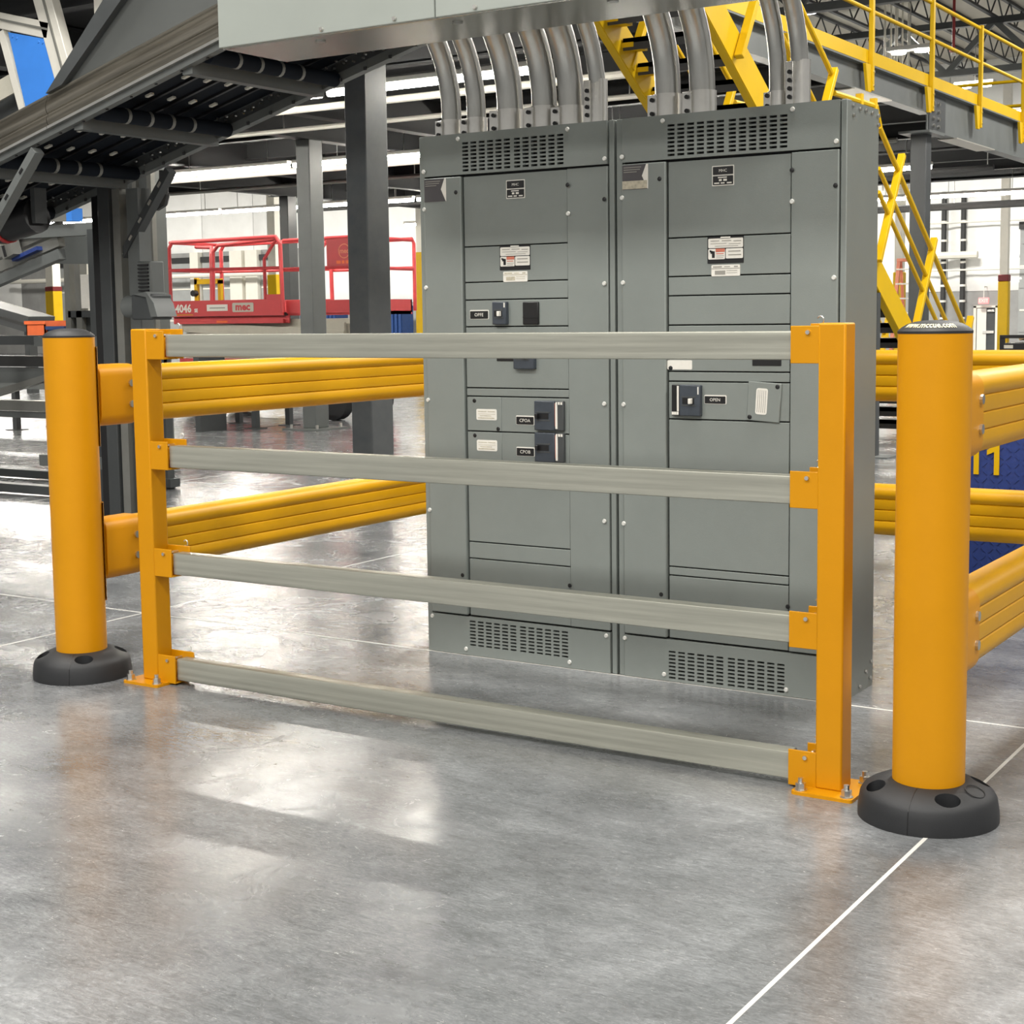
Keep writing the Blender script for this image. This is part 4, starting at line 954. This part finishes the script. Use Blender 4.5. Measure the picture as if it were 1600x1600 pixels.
obj('extension_side', MB().box(LX1, LXE, LY0+.08, LY0+.11, 1.58, 1.77).box(LX1, LXE, LY1-.11, LY1-.08, 1.58, 1.77).box(LX1, LXE, LY0+.11, LY1-.11, 1.55, 1.6), M['redlift'], sl, smooth=False)
obj('extension_end', MB().box(LXE-.02, LXE, LY0+.08, LY1-.08, 1.55, 1.77), M['redlift'], sl, smooth=False)
for y in (LY0, LY1-.03):
    rtube('guard_rail', [(LX0+.03, y, 1.6), (LX0+.03, y, 2.62), (LX0+.10, y, 2.71), (LX1-.10, y, 2.72), (LX1-.02, y, 2.62), (LX1, y, 1.6)], .032)
    rtube('mid_rail', [(LX0+.03, y, 2.28), (LX1, y, 2.26)], .024)
    rtube('brace', [(LX1-.10, y, 2.68), (LX1-.34, y, 2.40), (LX1-.34, y, 1.8)], .026)
    rtube('guard_rail', [(LX1, y+.05, 2.66), (LXE-.05, y+.05, 2.67), (LXE-.02, y+.05, 2.6), (LXE-.02, y+.05, 1.6)], .028)
    rtube('mid_rail', [(LX1, y+.05, 2.24), (LXE, y+.05, 2.24)], .024)
    rtube('rail_post', [(-16.2+.02, y, 2.70), (-16.2+.02, y, 1.8)] if False else [(LX1+.62, y+.05, 2.24), (LX1+.62, y+.05, 1.7)], .026)
ymid = LY0+.02
rtube('gate_rail', [(LX0+.08, LY0+.55, 2.66), (LX0+.75, LY0+.2, 2.62), (LX0+.83, LY0+.1, 2.52), (LX0+.85, LY0+.06, 1.8)], .03)
rtube('gate_rail', [(LX1-.2, LY0+.1, 2.69), (LX0+1.0, LY0+.08, 2.64), (LX0+.90, LY0+.07, 2.54), (LX0+.88, LY0+.06, 1.8)], .03)
for z in (2.28, 2.71):
    rtube('end_rail', [(LX0+.03, LY0+.02, z), (LX0+.03, LY1-.03, z)], .026); rtube('end_rail', [(LXE-.02, LY0+.05, z-.06), (LXE-.02, LY1-.03, z-.06)], .026)
obj('guard_panel', MB().box(LX1+.84, LXE-.06, LY0+.03, LY0+.04, 2.26, 2.69), M['redlift'], sl, smooth=False)
ring = [(LX1+1.17+.10*math.cos(q), LY0+.028, 2.47+.10*math.sin(q)) for q in [2*math.pi*i/20 for i in range(21)]]
obj('panel_emblem_ring', MB().tube(ring, .008, 5, caps=False), M['pink'], sl)
text('panel_emblem', 'mec', .10, lambda a, b: (LX1+1.17+a, LY0+.026, 2.47+b), M['pink'], sl, .002)
bars('panel_yellow_print', [(LX1+1.02, LX1+1.10, 2.29, 2.335), (LX1+1.12, LX1+1.17, 2.29, 2.335), (LX1+1.19, LX1+1.26, 2.29, 2.335)], 'orange', sl, LY0+.03)
text('model_number', '4046', .17, lambda a, b: (LX0+.30+a, LY0-.004, 1.675+b), M['white'], sl, .006)
text('model_suffix', 'SE', .075, lambda a, b: (LX0+.57+a, LY0-.004, 1.645+b), M['white'], sl, .003)
obj('number_underline', MB().box(LX0+.12, LX0+.5, LY0-.005, LY0, 1.578, 1.588), M['yellow3'], sl, smooth=False)
lb = obj('side_label', MB().box(LX0+.80, LX0+1.23, LY0-.006, LY0, 1.635, 1.735), M['white'], sl, smooth=False)
bars('label_print', [(LX0+.86, LX0+1.18, 1.675, 1.69)], 'print', lb, LY0-.0065)
bd = obj('brand_badge', MB().yprism(rrect(LX0+1.33, LX0+1.76, 1.615, 1.755, .02, 3), LY0-.006, LY0), M['cream'], sl, smooth=False)
text('brand_lettering', 'mec', .155, lambda a, b: (LX0+1.545+a*1.15, LY0-.010, 1.69+b), M['redlift'], bd, .006)
obj('warning_sticker', MB().box(LX0+.98, LX0+1.2, LY0+.012, LY0+.02, 1.455, 1.485), M['orange'], sl, smooth=False)
cb = obj('control_frame', MB().box(LX0+.30, LX0+.36, LY0+.25, LY0+.31, 1.6, 2.16).box(LX0+.80, LX0+.86, LY0+.25, LY0+.31, 1.6, 2.12).box(LX0+.30, LX0+.86, LY0+.25, LY0+.31, 2.06, 2.14), M['yellow3'], sl, smooth=False)
obj('control_knob', MB().tube([(LX0+.33, LY0+.18, 1.92), (LX0+.33, LY0+.26, 1.92)], .05, 12), M['blackp'], cb)
for k, (za, zb) in enumerate(((1.40, 1.24), (1.20, 1.36), (1.05, .9), (.9, 1.02))):
    for y in (LY0+.12, LY1-.18):
        obj('scissor_arm', MB().bar((LX0+.15, y+.02*k, za), (LXE-.5, y+.02*k, zb), .16, .05, (0, 1, 0)), M['cream'], sl, smooth=False)
obj('chassis', MB().box(LX0+.1, LXE-.3, LY0+.08, LY1-.08, .35, .90), M['redlift'], sl, smooth=False)
obj('chassis_top', MB().box(LX0+.15, LXE-.4, LY0+.2, LY1-.2, .90, 1.5), M['cream'], sl, smooth=False)
for x in (LX0+.5, LXE-.7):
    for y in (LY0+.02, LY1-.2): obj('wheel', MB().tube([(x, y, .28), (x, y+.18, .28)], .28, 20), M['black'], sl)

# ------------------------------------------------------------------ other things in the background
for i, (x0, x1) in enumerate(((-41.3, -40.4), (-40.3, -39.4), (-38.0, -37.1), (-37.0, -36.1))):
    t = thing('blue_rack', 'dark blue ribbed plastic rack by the far wall, %s from the left' % nth[i], 'rack', ((x0+x1)/2, 48.5, 0), 'blue racks along the far wall')
    obj('rack_body', MB().box(x0, x1, 48.55, 49.3, 0, 1.9), M['bluer'], t, smooth=False)
    for k in range(5): obj('rib', MB().box(x0+.04+k*.19, x0+.12+k*.19, 48.48, 48.56, .02, 1.86), M['bluer'], t, smooth=False)
    obj('rack_lip', MB().box(x0-.02, x1+.02, 48.45, 49.32, 1.86, 1.95), M['bluer'], t, smooth=False)
bpn = thing('blue_barrier_plate', 'blue checker plate panel with yellow number eleven behind the right barrier', 'panel', (-1.9, 8.4, 0))
obj('plate', MB().box(-2.62, -.6, 8.40, 8.44, .02, 1.02), M['bluep'], bpn, smooth=False)
mb = MB()
for i in range(46):
    for j in range(22):
        x, z = -2.60+i*.043, .06+j*.043; s = 1 if (i+j) % 2 else -1
        mb.bar((x-.012, 8.399, z-.012*s), (x+.012, 8.399, z+.012*s), .004, .004, (0, 1, 0))
obj('checker_lugs', mb, M['bluep'], bpn, smooth=False, kind='stuff')
for xx in (-2.352, -2.242):
    obj('numeral', MB().yprism([(xx+.022, .775), (xx-.002, .775), (xx-.045, .742), (xx-.045, .715), (xx-.006, .733), (xx-.006, .607), (xx+.022, .607)], 8.392, 8.399), M['yellow3'], bpn, smooth=False)
obj('foot', MB().box(-2.5, -2.3, 8.3, 8.56, 0, .02).box(-.9, -.7, 8.3, 8.56, 0, .02), M['bluep'], bpn, smooth=False)
wb = thing('workbench', 'black workbench with a labelled edge at the right edge', 'table', (-3.2, 14.3, 0))
obj('bench_top', MB().box(-3.72, -2.2, 14.0, 14.8, 1.14, 1.20), M['blackp'], wb, smooth=False)
obj('shelf_rail', MB().box(-3.72, -2.2, 14.0, 14.04, 1.245, 1.275).box(-3.72, -3.68, 14.0, 14.04, 1.2, 1.25), M['blackp'], wb, smooth=False)
for x in (-3.66, -2.26):
    for y in (14.03, 14.73): obj('leg', MB().box(x-.03, x+.03, y, y+.06, 0, 1.14), M['blackp'], wb, smooth=False)
obj('edge_label', MB().box(-3.68, -3.60, 13.996, 14.0, 1.155, 1.185), M['cream'], wb, smooth=False)
cd = thing('carton_flap', 'brown cardboard carton tilted on the black workbench', 'box', (-3.45, 14.3, 1.2))
obj('carton_body', MB().bar((-3.60, 14.35, 1.23), (-3.30, 14.35, 1.36), .02, .3, (0, 1, 0)).bar((-3.30, 14.35, 1.36), (-3.26, 14.35, 1.21), .02, .3, (0, 1, 0)), M['card'], cd, smooth=False)
ld = thing('step_ladder', 'orange fibreglass step ladder standing behind the stair rail', 'ladder', (-9.9, 30, 0))
for x, dx in ((-10.08, .12), (-9.66, -.10)):
    obj('side_rail', MB().bar((x-dx*.5, 29.9, 0), (x+dx*.3, 30.2, 2.5), .07, .05, (0, 1, 0)), M['pink'], ld, smooth=False)
    obj('rear_rail', MB().bar((x-dx*.5, 31.1, 0), (x+dx*.3, 30.3, 2.5), .05, .04, (0, 1, 0)), M['pink'], ld, smooth=False)
for k in range(8): obj('ladder_step', MB().box(-10.08, -9.66, 29.9+.036*k, 30.0+.036*k, .28+.29*k, .31+.29*k), M['aluw'], ld, smooth=False)
obj('ladder_top', MB().box(-10.06, -9.68, 30.1, 30.4, 2.48, 2.54), M['pink'], ld, smooth=False)
